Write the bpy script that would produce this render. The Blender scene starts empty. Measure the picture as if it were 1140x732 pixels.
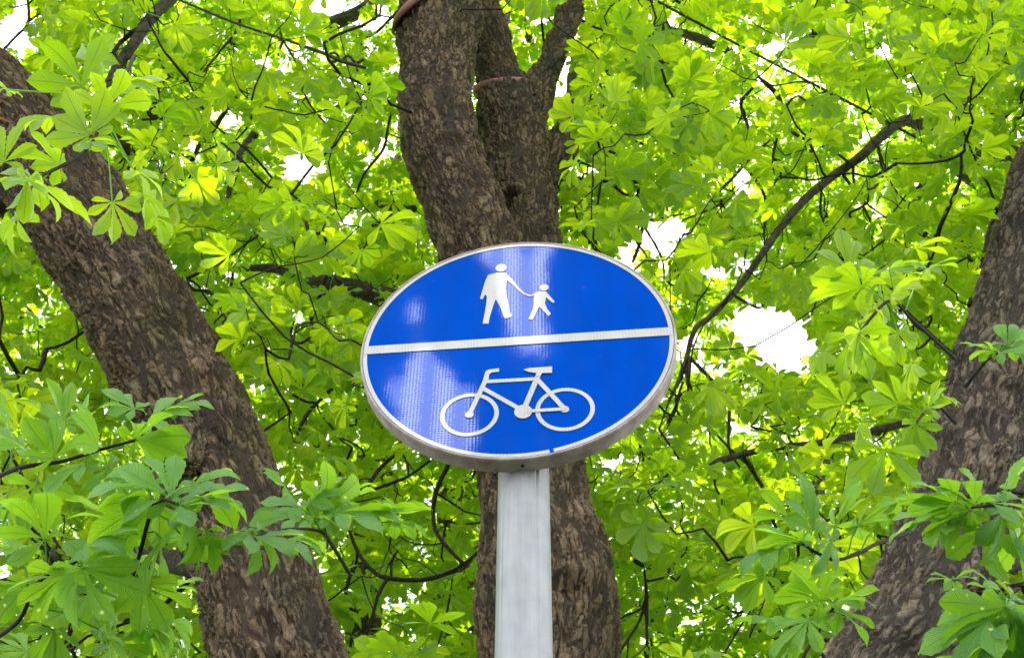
import bpy, math, random
import numpy as np
from math import radians as R

rng = np.random.default_rng(11)
random.seed(11)
sc = bpy.context.scene
COL = sc.collection

# ------------------------------------------------------------------ camera
# lengths in metres; the sign (0.6 m across) fixes the scale
S = 0.30
F_PX, PITCH, ROLL = 1404.2, 0.83491, 0.00962
CAM = np.array([0.0, 0.0, 1.60])
fw = np.array([0, math.cos(PITCH), math.sin(PITCH)])
rt = np.array([1.0, 0, 0]); up = np.cross(rt, fw)
c_, s_ = math.cos(ROLL), math.sin(ROLL)
rt, up = rt * c_ + up * s_, up * c_ - rt * s_
cd = bpy.data.cameras.new('camera'); cam = bpy.data.objects.new('camera', cd); COL.objects.link(cam)
from mathutils import Matrix, Vector
M4 = Matrix(((rt[0], up[0], -fw[0], CAM[0]), (rt[1], up[1], -fw[1], CAM[1]), (rt[2], up[2], -fw[2], CAM[2]), (0, 0, 0, 1)))
cam.matrix_world = M4
cd.sensor_width = 36; cd.lens = 36 * F_PX / 1140
cd.clip_start = 0.05; cd.clip_end = 2000
cd.dof.use_dof = True; cd.dof.focus_distance = 2.5; cd.dof.aperture_fstop = 16.0
sc.camera = cam

# ------------------------------------------------------------------ world, sun, exposure
SUN_EL, SUN_AZ = 57, 14           # azimuth clockwise from +Y (the way the camera looks)
w = bpy.data.worlds.new('World'); sc.world = w; w.use_nodes = True
nt = w.node_tree; nt.nodes.clear()
sky = nt.nodes.new('ShaderNodeTexSky'); sky.sky_type = 'NISHITA'; sky.sun_disc = False
sky.sun_elevation = R(SUN_EL); sky.sun_rotation = R(SUN_AZ)
sky.air_density = 0.8; sky.dust_density = 6.0; sky.ozone_density = 0.4
bg = nt.nodes.new('ShaderNodeBackground'); bg.inputs[1].default_value = 0.15
# thin bright cloud veil mixed over the blue
tc = nt.nodes.new('ShaderNodeTexCoord'); nz = nt.nodes.new('ShaderNodeTexNoise')
nz.inputs['Scale'].default_value = 2.2; nz.inputs['Detail'].default_value = 5
mr = nt.nodes.new('ShaderNodeMapRange'); mr.inputs[1].default_value = 0.3; mr.inputs[2].default_value = 0.6
mr.inputs[3].default_value = 0.72; mr.inputs[4].default_value = 1.0
mx = nt.nodes.new('ShaderNodeMixRGB'); mx.inputs[2].default_value = (8.6, 8.9, 9.3, 1)
out = nt.nodes.new('ShaderNodeOutputWorld')
L = nt.links.new
L(tc.outputs['Generated'], nz.inputs['Vector']); L(nz.outputs['Fac'], mr.inputs[0])
L(mr.outputs[0], mx.inputs[0]); L(sky.outputs[0], mx.inputs[1]); L(mx.outputs[0], bg.inputs[0]); L(bg.outputs[0], out.inputs[0])
sl = bpy.data.lights.new('sun', 'SUN'); sl.energy = 5.0; sl.angle = R(0.53); sl.color = (1, 0.96, 0.88)
so = bpy.data.objects.new('sun', sl); COL.objects.link(so)
az, el = R(SUN_AZ), R(SUN_EL)
sd = Vector((math.sin(az) * math.cos(el), math.cos(az) * math.cos(el), math.sin(el)))
so.rotation_euler = sd.to_track_quat('Z', 'Y').to_euler(); so.location = (0, 0, 30)
sc.view_settings.view_transform = 'Standard'; sc.view_settings.look = 'None'
sc.view_settings.exposure = 1.28; sc.view_settings.gamma = 1
sc.view_settings.use_curve_mapping = False
cy = sc.cycles
cy.max_bounces = 9; cy.diffuse_bounces = 6; cy.transmission_bounces = 8; cy.glossy_bounces = 3
cy.use_denoising = True; cy.sample_clamp_indirect = 8

# ------------------------------------------------------------------ helpers
def P(px, py, d):
    """the world point seen at that spot of the frame, d metres in front of the camera"""
    return CAM + d * (fw + (px - 570) / F_PX * rt + (366 - py) / F_PX * up)

def PY(px, py, y):
    r = fw + (px - 570) / F_PX * rt + (366 - py) / F_PX * up
    return CAM + r * (y / r[1])

def proj(X):
    X = np.atleast_2d(X) - CAM; d = X @ fw
    ds = np.where(np.abs(d) < 1e-4, 1e-4, d)
    return 570 + F_PX * (X @ rt) / ds, 366 - F_PX * (X @ up) / ds, d

def unit(v):
    v = np.asarray(v, float); return v / (np.linalg.norm(v, axis=-1, keepdims=True) + 1e-12)

def spline(pts, rad, step):
    """Catmull-Rom through the points, radii along"""
    Q = np.column_stack([np.asarray(pts, float), np.asarray(rad, float)])
    if len(Q) == 2: Q = np.array([Q[0], (Q[0] + Q[1]) / 2, Q[1]])
    E = np.vstack([2 * Q[0] - Q[1], Q, 2 * Q[-1] - Q[-2]])
    outp = []
    for i in range(1, len(E) - 2):
        a, b, c, d = E[i - 1:i + 3]
        n = max(2, int(np.linalg.norm((c - b)[:3]) / step))
        for k in range(n):
            t = k / n
            outp.append(.5 * ((2 * b) + (c - a) * t + (2 * a - 5 * b + 4 * c - d) * t * t + (3 * b - a - 3 * c + d) * t ** 3))
    outp.append(Q[-1]); outp = np.array(outp)
    return outp[:, :3], np.maximum(outp[:, 3], 5e-4)

def frames(C):
    T = unit(np.gradient(C, axis=0)); n = len(C)
    u = np.cross(T[0], [0.3, -1, 0.05]); u = u / np.linalg.norm(u)
    U = np.zeros((n, 3))
    for i in range(n):
        u = u - T[i] * (u @ T[i]); u = u / (np.linalg.norm(u) + 1e-12); U[i] = u
    return T, U, np.cross(T, U)

class MB:
    def __init__(s): s.v = []; s.q = []; s.n = 0; s.uv = []; s.tint = []; s.bark = []
    def add(s, v, q, uv=None, tint=0.0, bark=None):
        v = np.asarray(v, float).reshape(-1, 3)
        s.v.append(v); s.q.append(np.asarray(q, int).reshape(-1, 4) + s.n); s.n += len(v)
        s.uv.append(np.zeros((len(v), 2)) if uv is None else np.asarray(uv, float))
        s.tint.append(np.broadcast_to(np.asarray(tint, float), (len(v),)))
        s.bark.append(v if bark is None else bark)
    def tube(s, pts, rad, step=0.05, k=8, tint=0.0, rough=0.0, cap=True):
        C, r = spline(pts, rad, step)
        T, U, V = frames(C); m = len(C)
        a = np.arange(k) / k * 2 * np.pi
        rr = r[:, None] * (1 + rough * rng.standard_normal((m, k)))
        ring = (U[:, None] * np.cos(a)[None, :, None] + V[:, None] * np.sin(a)[None, :, None]) * rr[..., None]
        v = (C[:, None] + ring).reshape(-1, 3)
        ss = np.r_[0, np.cumsum(np.linalg.norm(np.diff(C, axis=0), axis=1))]
        b = np.stack([np.cos(a)[None] * rr, np.sin(a)[None] * rr, np.repeat(ss[:, None], k, 1)], -1).reshape(-1, 3)
        i = np.arange(m - 1)[:, None] * k; j = np.arange(k)[None]; j2 = (j + 1) % k
        q = np.stack([i + j, i + j2, i + k + j2, i + k + j], -1).reshape(-1, 4)
        if cap:
            v = np.vstack([v, C[0], C[-1] + T[-1] * r[-1] * .5]); b = np.vstack([b, [0, 0, 0], [0, 0, ss[-1]]])
            n0, n1 = m * k, m * k + 1; j = np.arange(k); e = (m - 1) * k
            q = np.vstack([q, np.stack([j * 0 + n0, (j + 1) % k, j, j * 0 + n0], -1), np.stack([j * 0 + n1, e + j, e + (j + 1) % k, j * 0 + n1], -1)])
        s.add(v, q, None, tint, b)
    def build(s, name, mat, parent=None, smooth=True, origin=None):
        v = np.vstack(s.v); q = np.vstack(s.q)
        uv = np.vstack(s.uv); ti = np.concatenate(s.tint); bk = np.vstack(s.bark)
        o = np.zeros(3) if origin is None else np.asarray(origin, float)
        if parent is not None: o = np.array(parent.location)
        v = v - o
        tri = q[:, 0] == q[:, 3]
        cnt = np.where(tri, 3, 4)
        li = q.copy().reshape(-1); keep = np.ones((len(q), 4), bool); keep[tri, 3] = False
        li = li[keep.reshape(-1)]
        me = bpy.data.meshes.new(name)
        me.vertices.add(len(v)); me.vertices.foreach_set('co', v.astype(np.float32).ravel())
        me.loops.add(len(li)); me.loops.foreach_set('vertex_index', li.astype(np.int32))
        me.polygons.add(len(q)); st = np.r_[0, np.cumsum(cnt)[:-1]]
        me.polygons.foreach_set('loop_start', st.astype(np.int32)); me.polygons.foreach_set('loop_total', cnt.astype(np.int32))
        if smooth: me.polygons.foreach_set('use_smooth', np.ones(len(q), bool))
        ul = me.uv_layers.new(name='UVMap'); ul.data.foreach_set('uv', uv[li].astype(np.float32).ravel())
        me.update(calc_edges=True)
        at = me.attributes.new('tint', 'FLOAT', 'POINT'); at.data.foreach_set('value', ti.astype(np.float32))
        at = me.attributes.new('bark', 'FLOAT_VECTOR', 'POINT'); at.data.foreach_set('vector', bk.astype(np.float32).ravel())
        me.materials.append(mat)
        ob = bpy.data.objects.new(name, me); COL.objects.link(ob)
        if parent is not None: ob.parent = parent
        elif origin is not None: ob.location = o
        return ob

def tag(o, label=None, cat=None, group=None, kind=None):
    if label: o['label'] = label
    if cat: o['category'] = cat
    if group: o['group'] = group
    if kind: o['kind'] = kind
    return o

def empty(name, loc):
    o = bpy.data.objects.new(name, None); COL.objects.link(o); o.location = loc; o.empty_display_size = .2
    return o

# ------------------------------------------------------------------ materials
def mat(name):
    m = bpy.data.materials.new(name); m.use_nodes = True; t = m.node_tree; t.nodes.clear()
    o = t.nodes.new('ShaderNodeOutputMaterial'); return m, t, o
def N(t, typ, **kw):
    n = t.nodes.new(typ)
    for k, v in kw.items():
        if k.startswith('_'): setattr(n, k[1:], v)
        else: n.inputs[k.replace('__', ' ')].default_value = v
    return n
def Ma(t, op, a, b=None, c=None, clamp=False):
    n = t.nodes.new('ShaderNodeMath'); n.operation = op; n.use_clamp = clamp
    for i, x in enumerate((a, b, c)):
        if x is None: continue
        if hasattr(x, 'links') or hasattr(x, 'is_output'): t.links.new(x, n.inputs[i])
        else: n.inputs[i].default_value = x
    return n.outputs[0]
def MR(t, x, a, b, c=0.0, d=1.0, smooth=False):
    n = t.nodes.new('ShaderNodeMapRange')
    if smooth: n.interpolation_type = 'SMOOTHSTEP'
    t.links.new(x, n.inputs[0])
    for i, q in enumerate((a, b, c, d)): n.inputs[i + 1].default_value = q
    return n.outputs[0]
def Mix(t, f, a, b, mode='MIX'):
    n = t.nodes.new('ShaderNodeMixRGB'); n.blend_type = mode
    for i, x in enumerate((f, a, b)):
        if hasattr(x, 'is_output'): t.links.new(x, n.inputs[i])
        else: n.inputs[i].default_value = x if i == 0 else tuple(x) + ((1,) if len(x) == 3 else ())
    return n.outputs[0]
def Noise(t, vec, scale, detail=3, rough=.55):
    n = N(t, 'ShaderNodeTexNoise', Scale=scale, Detail=detail, Roughness=rough)
    if vec is not None: t.links.new(vec, n.inputs['Vector'])
    return n

def bark_material(name, dark, light, disp, scale=1.0, lichen=.25):
    m, t, o = mat(name); l = t.links.new
    at = N(t, 'ShaderNodeAttribute', _attribute_name='bark')
    mp = N(t, 'ShaderNodeMapping'); mp.inputs['Scale'].default_value = (1, 1, .36); l(at.outputs['Vector'], mp.inputs['Vector'])
    nw = Noise(t, mp.outputs[0], 9 * scale, 3)
    add = N(t, 'ShaderNodeVectorMath', _operation='MULTIPLY_ADD'); l(nw.outputs['Color'], add.inputs[0]); add.inputs[1].default_value = (.09, .09, .09); l(mp.outputs[0], add.inputs[2])
    co = add.outputs[0]
    def vor(s, feat, src=co):
        v = N(t, 'ShaderNodeTexVoronoi', _feature=feat, Scale=s * scale); l(src, v.inputs['Vector']); return v
    def flake(s, src=co):
        """plates that lift along one edge like shingles"""
        v = vor(s, 'F1', src); d = N(t, 'ShaderNodeVectorMath', _operation='SUBTRACT'); l(src, d.inputs[0]); l(v.outputs['Position'], d.inputs[1])
        rnd = N(t, 'ShaderNodeVectorMath', _operation='SUBTRACT'); l(v.outputs['Color'], rnd.inputs[0]); rnd.inputs[1].default_value = (.5, .5, .9)
        dt = N(t, 'ShaderNodeVectorMath', _operation='DOT_PRODUCT'); l(d.outputs[0], dt.inputs[0]); l(rnd.outputs[0], dt.inputs[1])
        return v, Ma(t, 'MULTIPLY', dt.outputs['Value'], s * scale)
    nf = Noise(t, mp.outputs[0], 70 * scale, 6, .65); nb = Noise(t, mp.outputs[0], 3.2, 3); nm = Noise(t, mp.outputs[0], 11 * scale, 4); nr = Noise(t, co, 30 * scale, 5, .7)
    # second, stronger warp for the small flakes
    add2 = N(t, 'ShaderNodeVectorMath', _operation='MULTIPLY_ADD'); l(nr.outputs['Color'], add2.inputs[0]); add2.inputs[1].default_value = (.035, .035, .03); l(co, add2.inputs[2])
    co2 = add2.outputs[0]
    e1 = vor(20, 'DISTANCE_TO_EDGE', co2); f1, fl1 = flake(26, co2); f2, fl2 = flake(52, co2)
    wid = MR(t, nm.outputs['Fac'], .36, .62, .0, .17)
    q = Ma(t, 'SUBTRACT', e1.outputs['Distance'], wid)
    fv = MR(t, q, -.09, .07, 0, 1, True)
    # long wandering furrows along the stem
    mf = N(t, 'ShaderNodeMapping'); mf.inputs['Scale'].default_value = (1, 1, .55); l(co, mf.inputs['Vector'])
    rd = Noise(t, mf.outputs[0], 17 * scale, 5, .6); rd.inputs['Distortion'].default_value = .6
    ridge = MR(t, Ma(t, 'ABSOLUTE', Ma(t, 'SUBTRACT', rd.outputs['Fac'], .5)), .0, .055, 0, 1, True)
    rs = Noise(t, mp.outputs[0], 46 * scale, 4, .6); ridge2 = MR(t, Ma(t, 'ABSOLUTE', Ma(t, 'SUBTRACT', rs.outputs['Fac'], .5)), .0, .05, .6, 1, True)
    fiss = Ma(t, 'MULTIPLY', Ma(t, 'MULTIPLY', ridge, ridge2), MR(t, fv, 0, 1, .05, 1))
    pr = N(t, 'ShaderNodeSeparateColor'); l(f1.outputs['Color'], pr.inputs[0])
    p2 = N(t, 'ShaderNodeSeparateColor'); l(f2.outputs['Color'], p2.inputs[0])
    h = Ma(t, 'MULTIPLY', fiss, .55)
    h = Ma(t, 'MULTIPLY_ADD', pr.outputs[0], .15, h); h = Ma(t, 'MULTIPLY_ADD', fl1, .34, h)
    h = Ma(t, 'MULTIPLY_ADD', p2.outputs[1], .12, h); h = Ma(t, 'MULTIPLY_ADD', fl2, .24, h)
    h = Ma(t, 'MULTIPLY_ADD', nf.outputs['Fac'], .30, h); h = Ma(t, 'MULTIPLY_ADD', nb.outputs['Fac'], .7, h)
    ds = N(t, 'ShaderNodeDisplacement', Midlevel=1.0, Scale=disp); l(h, ds.inputs['Height']); l(ds.outputs[0], o.inputs['Displacement'])
    k = MR(t, fiss, 0, .7, .16, 1)
    base = Mix(t, pr.outputs[1], light, (light[0] * 1.3, light[1] * 1.25, light[2] * 1.15))
    base = Mix(t, Ma(t, 'MULTIPLY', p2.outputs[2], .7), base, (light[0] * .45, light[1] * .40, light[2] * .38))
    base = Mix(t, Ma(t, 'MULTIPLY', MR(t, nr.outputs['Fac'], .54, .70), .45), base, (.46, .40, .31))
    base = Mix(t, Ma(t, 'MULTIPLY', MR(t, nb.outputs['Fac'], .48, .68), lichen), base, (.11, .115, .045))
    nl = Noise(t, mp.outputs[0], 5.5, 4, .6)
    base = Mix(t, MR(t, nl.outputs['Fac'], .50, .68, 0, .65), base, (.07, .055, .045))
    base = Mix(t, MR(t, nl.outputs['Fac'], .30, .44, .45, 0), base, (.27, .205, .15))
    colr = Mix(t, k, dark, base)
    b = N(t, 'ShaderNodeBsdfPrincipled', Roughness=.85); b.inputs['Specular IOR Level'].default_value = .25
    l(colr, b.inputs['Base Color']); l(b.outputs[0], o.inputs[0])
    m.displacement_method = 'BOTH'
    return m

def leaf_material(name, refl, trans, tr2, gl=.5, spots=0.0):
    m, t, o = mat(name); l = t.links.new
    uv = N(t, 'ShaderNodeUVMap'); sp = N(t, 'ShaderNodeSeparateXYZ'); l(uv.outputs[0], sp.inputs[0])
    u, v = sp.outputs[0], sp.outputs[1]
    av = Ma(t, 'ABSOLUTE', v)
    ti = N(t, 'ShaderNodeAttribute', _attribute_name='tint').outputs['Fac']
    mid = MR(t, av, .03, .09, 1, 0)
    ph = Ma(t, 'SUBTRACT', Ma(t, 'MULTIPLY', u, 17.0), Ma(t, 'MULTIPLY', av, 2.6))
    fr = Ma(t, 'PINGPONG', ph, .5)                       # 0 on a side vein
    vein = Ma(t, 'MAXIMUM', mid, Ma(t, 'MULTIPLY', MR(t, fr, .0, .11, 1, 0), .75))
    geo = N(t, 'ShaderNodeNewGeometry')
    nz = Noise(t, geo.outputs['Position'], 14, 3)
    f = Ma(t, 'ADD', Ma(t, 'MULTIPLY', ti, .85), Ma(t, 'MULTIPLY', nz.outputs['Fac'], .25), clamp=True)
    tcol = Mix(t, f, trans, tr2)
    tcol = Mix(t, Ma(t, 'MULTIPLY', vein, .62), tcol, (trans[0] * .35, trans[1] * .42, trans[2] * .4))
    rcol = Mix(t, ti, refl, (refl[0] * 1.6, refl[1] * 1.35, refl[2] * .9))
    rcol = Mix(t, Ma(t, 'MULTIPLY', vein, .55), rcol, (refl[0] * 2.6, refl[1] * 2.0, refl[2] * 2.0))
    if spots:
        vs = N(t, 'ShaderNodeTexVoronoi', Scale=38.0); l(geo.outputs['Position'], vs.inputs['Vector'])
        sc_ = N(t, 'ShaderNodeSeparateColor'); l(vs.outputs['Color'], sc_.inputs[0])
        s1 = Ma(t, 'MULTIPLY', MR(t, vs.outputs['Distance'], .10, .2, 1, 0), Ma(t, 'GREATER_THAN', sc_.outputs[0], 1 - spots))
        rcol = Mix(t, s1, rcol, (.42, .44, .16)); tcol = Mix(t, s1, tcol, (.6, .62, .2))
    bh = Ma(t, 'MULTIPLY', Ma(t, 'SINE', Ma(t, 'MULTIPLY', fr, 6.28)), .6)
    bh = Ma(t, 'SUBTRACT', bh, Ma(t, 'MULTIPLY', vein, .8))
    bp = N(t, 'ShaderNodeBump', Strength=.6, Distance=.006); l(bh, bp.inputs['Height'])
    b = N(t, 'ShaderNodeBsdfPrincipled', Roughness=.46); b.inputs['Specular IOR Level'].default_value = gl
    l(rcol, b.inputs['Base Color']); l(bp.outputs[0], b.inputs['Normal'])
    tr = N(t, 'ShaderNodeBsdfTranslucent'); l(tcol, tr.inputs[0]); l(bp.outputs[0], tr.inputs['Normal'])
    ad = N(t, 'ShaderNodeAddShader'); l(b.outputs[0], ad.inputs[0]); l(tr.outputs[0], ad.inputs[1]); l(ad.outputs[0], o.inputs[0])
    return m

def simple(name, color, rough=.6, metal=0., noise=None, ns=8, spec=.5, bump=0., bs=40, stretch=None):
    m, t, o = mat(name); l = t.links.new
    b = N(t, 'ShaderNodeBsdfPrincipled', Roughness=rough, Metallic=metal); b.inputs['Specular IOR Level'].default_value = spec
    tc = N(t, 'ShaderNodeTexCoord'); vec = tc.outputs['Object']
    if stretch:
        mp = N(t, 'ShaderNodeMapping'); mp.inputs['Scale'].default_value = stretch; l(vec, mp.inputs['Vector']); vec = mp.outputs[0]
    if noise:
        n = Noise(t, vec, ns, 6, .62); l(Mix(t, MR(t, n.outputs['Fac'], .35, .65), color, noise), b.inputs['Base Color'])
    else: b.inputs['Base Color'].default_value = tuple(color) + (1,)
    if bump:
        n2 = Noise(t, vec, bs, 5); bp = N(t, 'ShaderNodeBump', Strength=bump, Distance=.003); l(n2.outputs['Fac'], bp.inputs['Height']); l(bp.outputs[0], b.inputs['Normal'])
    l(b.outputs[0], o.inputs[0]); return m

BARK = bark_material('bark', (.020, .014, .011), (.235, .168, .112), .028, .98, .55)
BARK_R = bark_material('bark_grey', (.018, .014, .013), (.20, .160, .126), .024, 1.05, .2)
TWIG = simple('twig_bark', (.020, .014, .014), .85, 0, (.045, .036, .032), 60, .2, .5, 90)
BOUGH = simple('bough_bark', (.04, .033, .030), .85, 0, (.13, .108, .092), 30, .2, .9, 60)
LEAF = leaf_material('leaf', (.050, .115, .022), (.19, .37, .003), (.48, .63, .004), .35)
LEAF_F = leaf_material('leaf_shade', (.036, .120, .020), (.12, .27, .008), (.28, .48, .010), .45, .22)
LEAF_X = leaf_material('mirror_tree_leaf', (.016, .030, .012), (.006, .014, .003), (.010, .02, .004), .1)  # leaves of the added tree, kept dark so the sign mirrors little light

# ------------------------------------------------------------------ ground
def sheet(name, x0, x1, y0, y1, z, m, n=1, kind='structure'):
    xs = np.linspace(x0, x1, n + 1); ys = np.linspace(y0, y1, n + 1)
    X, Y = np.meshgrid(xs, ys); b = MB()
    i = (np.arange(n)[:, None] * (n + 1) + np.arange(n)[None]).reshape(-1)
    b.add(np.stack([X.ravel(), Y.ravel(), X.ravel() * 0 + z], -1), np.stack([i, i + 1, i + n + 2, i + n + 1], -1))
    return tag(b.build(name, m), kind=kind)
sheet('ground', -600, 600, -600, 600, 0, simple('grass_ground', (.035, .06, .018), .95, 0, (.07, .065, .035), 1.5, .1, .6, 30))
sheet('path', -80, 80, -3.2, .8, .004, simple('asphalt', (.045, .045, .047), .9, 0, (.075, .073, .07), 60, .3, .6, 250))
kb = MB()
for y0 in (-3.32, .8):
    x0, x1, y1, z1 = -80, 80, y0 + .12, .11
    kb.add([(x0, y0, -.05), (x1, y0, -.05), (x1, y1, -.05), (x0, y1, -.05), (x0, y0, z1), (x1, y0, z1), (x1, y1, z1), (x0, y1, z1)],
           [(0, 1, 5, 4), (1, 2, 6, 5), (2, 3, 7, 6), (3, 0, 4, 7), (4, 5, 6, 7)])
tag(kb.build('kerb', simple('concrete', (.28, .27, .25), .9, 0, (.2, .19, .18), 6, .3, .4, 80), smooth=False), kind='structure')

# ------------------------------------------------------------------ trees: trunks and boughs
def path(rows, y=None, d=None):
    """rows (px, py, width_px[, y or depth]) -> points, radii; y = metres away on the ground, d = metres along the lens"""
    pts, rad = [], []
    for r in rows:
        dd = r[3] if len(r) > 3 else (y if y is not None else d)
        p = PY(r[0], r[1], dd) if y is not None else P(r[0], r[1], dd)
        pts.append(p); rad.append(r[2] / 2 * ((p - CAM) @ fw) / F_PX)
    return pts, rad

class Tree:
    def __init__(s, base, label, group=None):
        s.root = empty('chestnut_tree', base); tag(s.root, label, 'tree', group)
        s.twigs = MB(); s.crown = MB(); s.lines = []
        s.seen = []
    def limbline(s, pts, rad):
        C, r = spline(pts, rad, .12); s.lines.append((C, r))

def trunk_mesh(tree, tubes, name, material, voxel=.010, dents=()):
    b = MB()
    for pts, rad in tubes: b.tube(pts, rad, .06, 40)
    o = b.build('tmp', material, None)
    md = o.modifiers.new('r', 'REMESH'); md.mode = 'VOXEL'; md.voxel_size = voxel; md.use_smooth_shade = True
    ms = o.modifiers.new('s', 'SMOOTH'); ms.factor = .5; ms.iterations = 14
    dg = bpy.context.evaluated_depsgraph_get(); ev = o.evaluated_get(dg)
    me = bpy.data.meshes.new_from_object(ev); bpy.data.objects.remove(o)
    n = len(me.vertices); v = np.empty(n * 3, np.float32); me.vertices.foreach_get('co', v); v = v.reshape(-1, 3).astype(float)
    best = np.full(n, 1e9); bk = np.zeros((n, 3))
    for ti_, (pts, rad) in enumerate(tubes):
        C, r = spline(pts, rad, .04); T, U, V = frames(C)
        ss = np.r_[0, np.cumsum(np.linalg.norm(np.diff(C, axis=0), axis=1))]
        for a in range(0, n, 20000):
            x = v[a:a + 20000]; D = ((x[:, None] - C[None]) ** 2).sum(-1); i = D.argmin(1)
            off = x - C[i]; dist = np.abs(np.sqrt(D[np.arange(len(x)), i]) - r[i])
            al = (off * T[i]).sum(1)
            q = np.stack([(off * U[i]).sum(1), (off * V[i]).sum(1), ss[i] + al + ti_ * 7.3], -1)
            better = dist < best[a:a + 20000]
            bk[a:a + 20000][better] = q[better]; best[a:a + 20000][better] = dist[better]
    # hollows, knots and slow swellings so that the outline is never a clean tube
    nv_ = np.empty(n * 3, np.float32); me.vertices.foreach_get('normal', nv_); nv_ = nv_.reshape(-1, 3).astype(float)
    q1 = proj(v); add_ = np.zeros(n)
    for px_, py_, r_, dep in dents:
        near = np.where((q1[0] - px_) ** 2 + (q1[1] - py_) ** 2 < 64)[0]
        if not len(near): continue
        c0 = v[near[q1[2][near].argmin()]]; dist = np.linalg.norm(v - c0, axis=1)
        add_ -= dep * np.exp(-(dist / r_) ** 2); add_ += .45 * abs(dep) * np.exp(-((dist - 1.75 * r_) / (.45 * r_)) ** 2) * (dep > 0)
    sw = sum(np.sin(v @ (unit(np.array(f_)) * w_) + p_) for f_, w_, p_ in (((1, .3, .5), 5.1, 0), ((-.4, 1, .6), 7.3, 2), ((.7, -.5, 1), 11.9, 4), ((-.6, .2, .9), 17.0, 1)))
    v = v + nv_ * (add_ + .0065 * sw)[:, None]
    at = me.attributes.new('bark', 'FLOAT_VECTOR', 'POINT'); at.data.foreach_set('vector', bk.astype(np.float32).ravel())
    base = np.array(tree.root.location); me.vertices.foreach_set('co', (v - base).astype(np.float32).ravel())
    me.materials.clear(); me.materials.append(material); me.update()
    ob = bpy.data.objects.new(name, me); COL.objects.link(ob); ob.parent = tree.root
    for pts, rad in tubes: tree.limbline(pts, rad)
    return ob

MASKS = []        # (centre line, radius, depth) of the trunks kept clear of random leaves in front
def mask(rows, y): 
    pts, rad = path(rows, y=y); C, r = spline(pts, rad, .15); px, py, d = proj(C); MASKS.append((px, py, r / d * F_PX, d))

# --- left tree (leans out of the frame to the left)
YL = 4.3
lrows = [(356, 900, 178), (335, 815, 165), (306, 732, 150), (283, 640, 140), (252, 560, 136), (222, 480, 132), (196, 430, 130), (162, 365, 128),
         (125, 300, 126), (84, 235, 124), (35, 165, 118), (-20, 105, 112), (-85, 50, 104), (-165, -20, 96), (-260, -120, 84), (-350, -260, 66)]
lp, lr = path(lrows, y=YL); lr = [q * .955 for q in lr]
lbase = np.array([lp[0][0] + .20, YL + .05, 0.0])
lp = [lbase - [0, 0, .3], lbase + [-.03, 0, .25], lbase + [-.06, 0, 1.0]] + lp; lr = [.52, .40, .33] + lr
T_L = Tree(lbase, 'broad scaly-barked chestnut tree leaning out of the picture to the left')
knot = ([PY(200, 492, 4.25), PY(206, 505, 4.04), PY(210, 520, 3.98)], [.12, .10, .04])
trunk_mesh(T_L, [(lp, lr), knot], 'trunk', BARK, dents=((172, 478, .10, .05), (226, 400, .09, -.035), (205, 500, .05, -.03), (250, 600, .08, -.03), (70, 270, .05, .03), (215, 560, .07, .04), (300, 690, .06, .03)))
mask(lrows, YL)

# --- centre tree (forks behind the sign)
YC = 4.6
crows = [(612, 900, 186), (611, 810, 176), (610, 732, 166), (609, 680, 165), (605, 640, 160), (598, 590, 140), (592, 530, 128), (590, 470, 122), (588, 410, 124), (583, 350, 120)]
cp, cr = path(crows, y=YC); cr = [q * .96 for q in cr]
cbase = np.array([cp[0][0] + .03, YC, 0.0])
cp = [cbase - [0, 0, .3], cbase + [0, 0, .3], cbase + [0, 0, 1.1]] + cp; cr = [.55, .42, .37] + cr
sA = path([(570, 440, 96, 4.6), (552, 350, 94, 4.5), (535, 285, 93, 4.42), (518, 235, 90, 4.38), (498, 178, 86, 4.36), (487, 130, 82, 4.36), (486, 80, 84, 4.38), (488, 30, 92, 4.4), (493, -30, 88, 4.42), (505, -130, 80, 4.5), (520, -300, 66, 4.6)], y=1)
sB = path([(592, 430, 86, 4.7), (590, 340, 82, 4.78), (586, 270, 78, 4.86), (578, 210, 76, 4.92), (572, 160, 76, 4.98), (568, 125, 74, 5.0), (558, 90, 52, 5.02), (545, 45, 48, 5.05), (532, 0, 44, 5.1), (515, -60, 44, 5.15), (490, -200, 34, 5.3)], y=1)
sD = path([(578, 160, 50, 4.98), (592, 118, 42, 4.95), (606, 85, 35, 4.95), (619, 55, 31, 4.95), (630, 28, 28, 4.98), (637, 0, 26, 5.0), (644, -50, 24, 5.0), (660, -150, 20, 5.1)], y=1)
sE = path([(590, 230, 50, 5.0), (606, 190, 44, 5.08), (617, 165, 36, 5.14), (622, 150, 22, 5.18)], y=1)
T_C = Tree(cbase, 'scaly-barked chestnut tree forking into two stems right behind the round blue sign')
trunk_mesh(T_C, [(cp, cr), sA, sB, sD, sE], 'trunk', BARK, dents=((566, 212, .045, .10), (640, 648, .055, .05), (662, 628, .12, -.035), (650, 690, .10, -.03), (500, 150, .06, .025), (478, 60, .05, .02), (574, 120, .07, .03)))
mask(crows, YC); 
for q in (sA, sB, sD):
    C, r = spline(*q, .15); a, b, d = proj(C); MASKS.append((a, b, r / d * F_PX, d))

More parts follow.
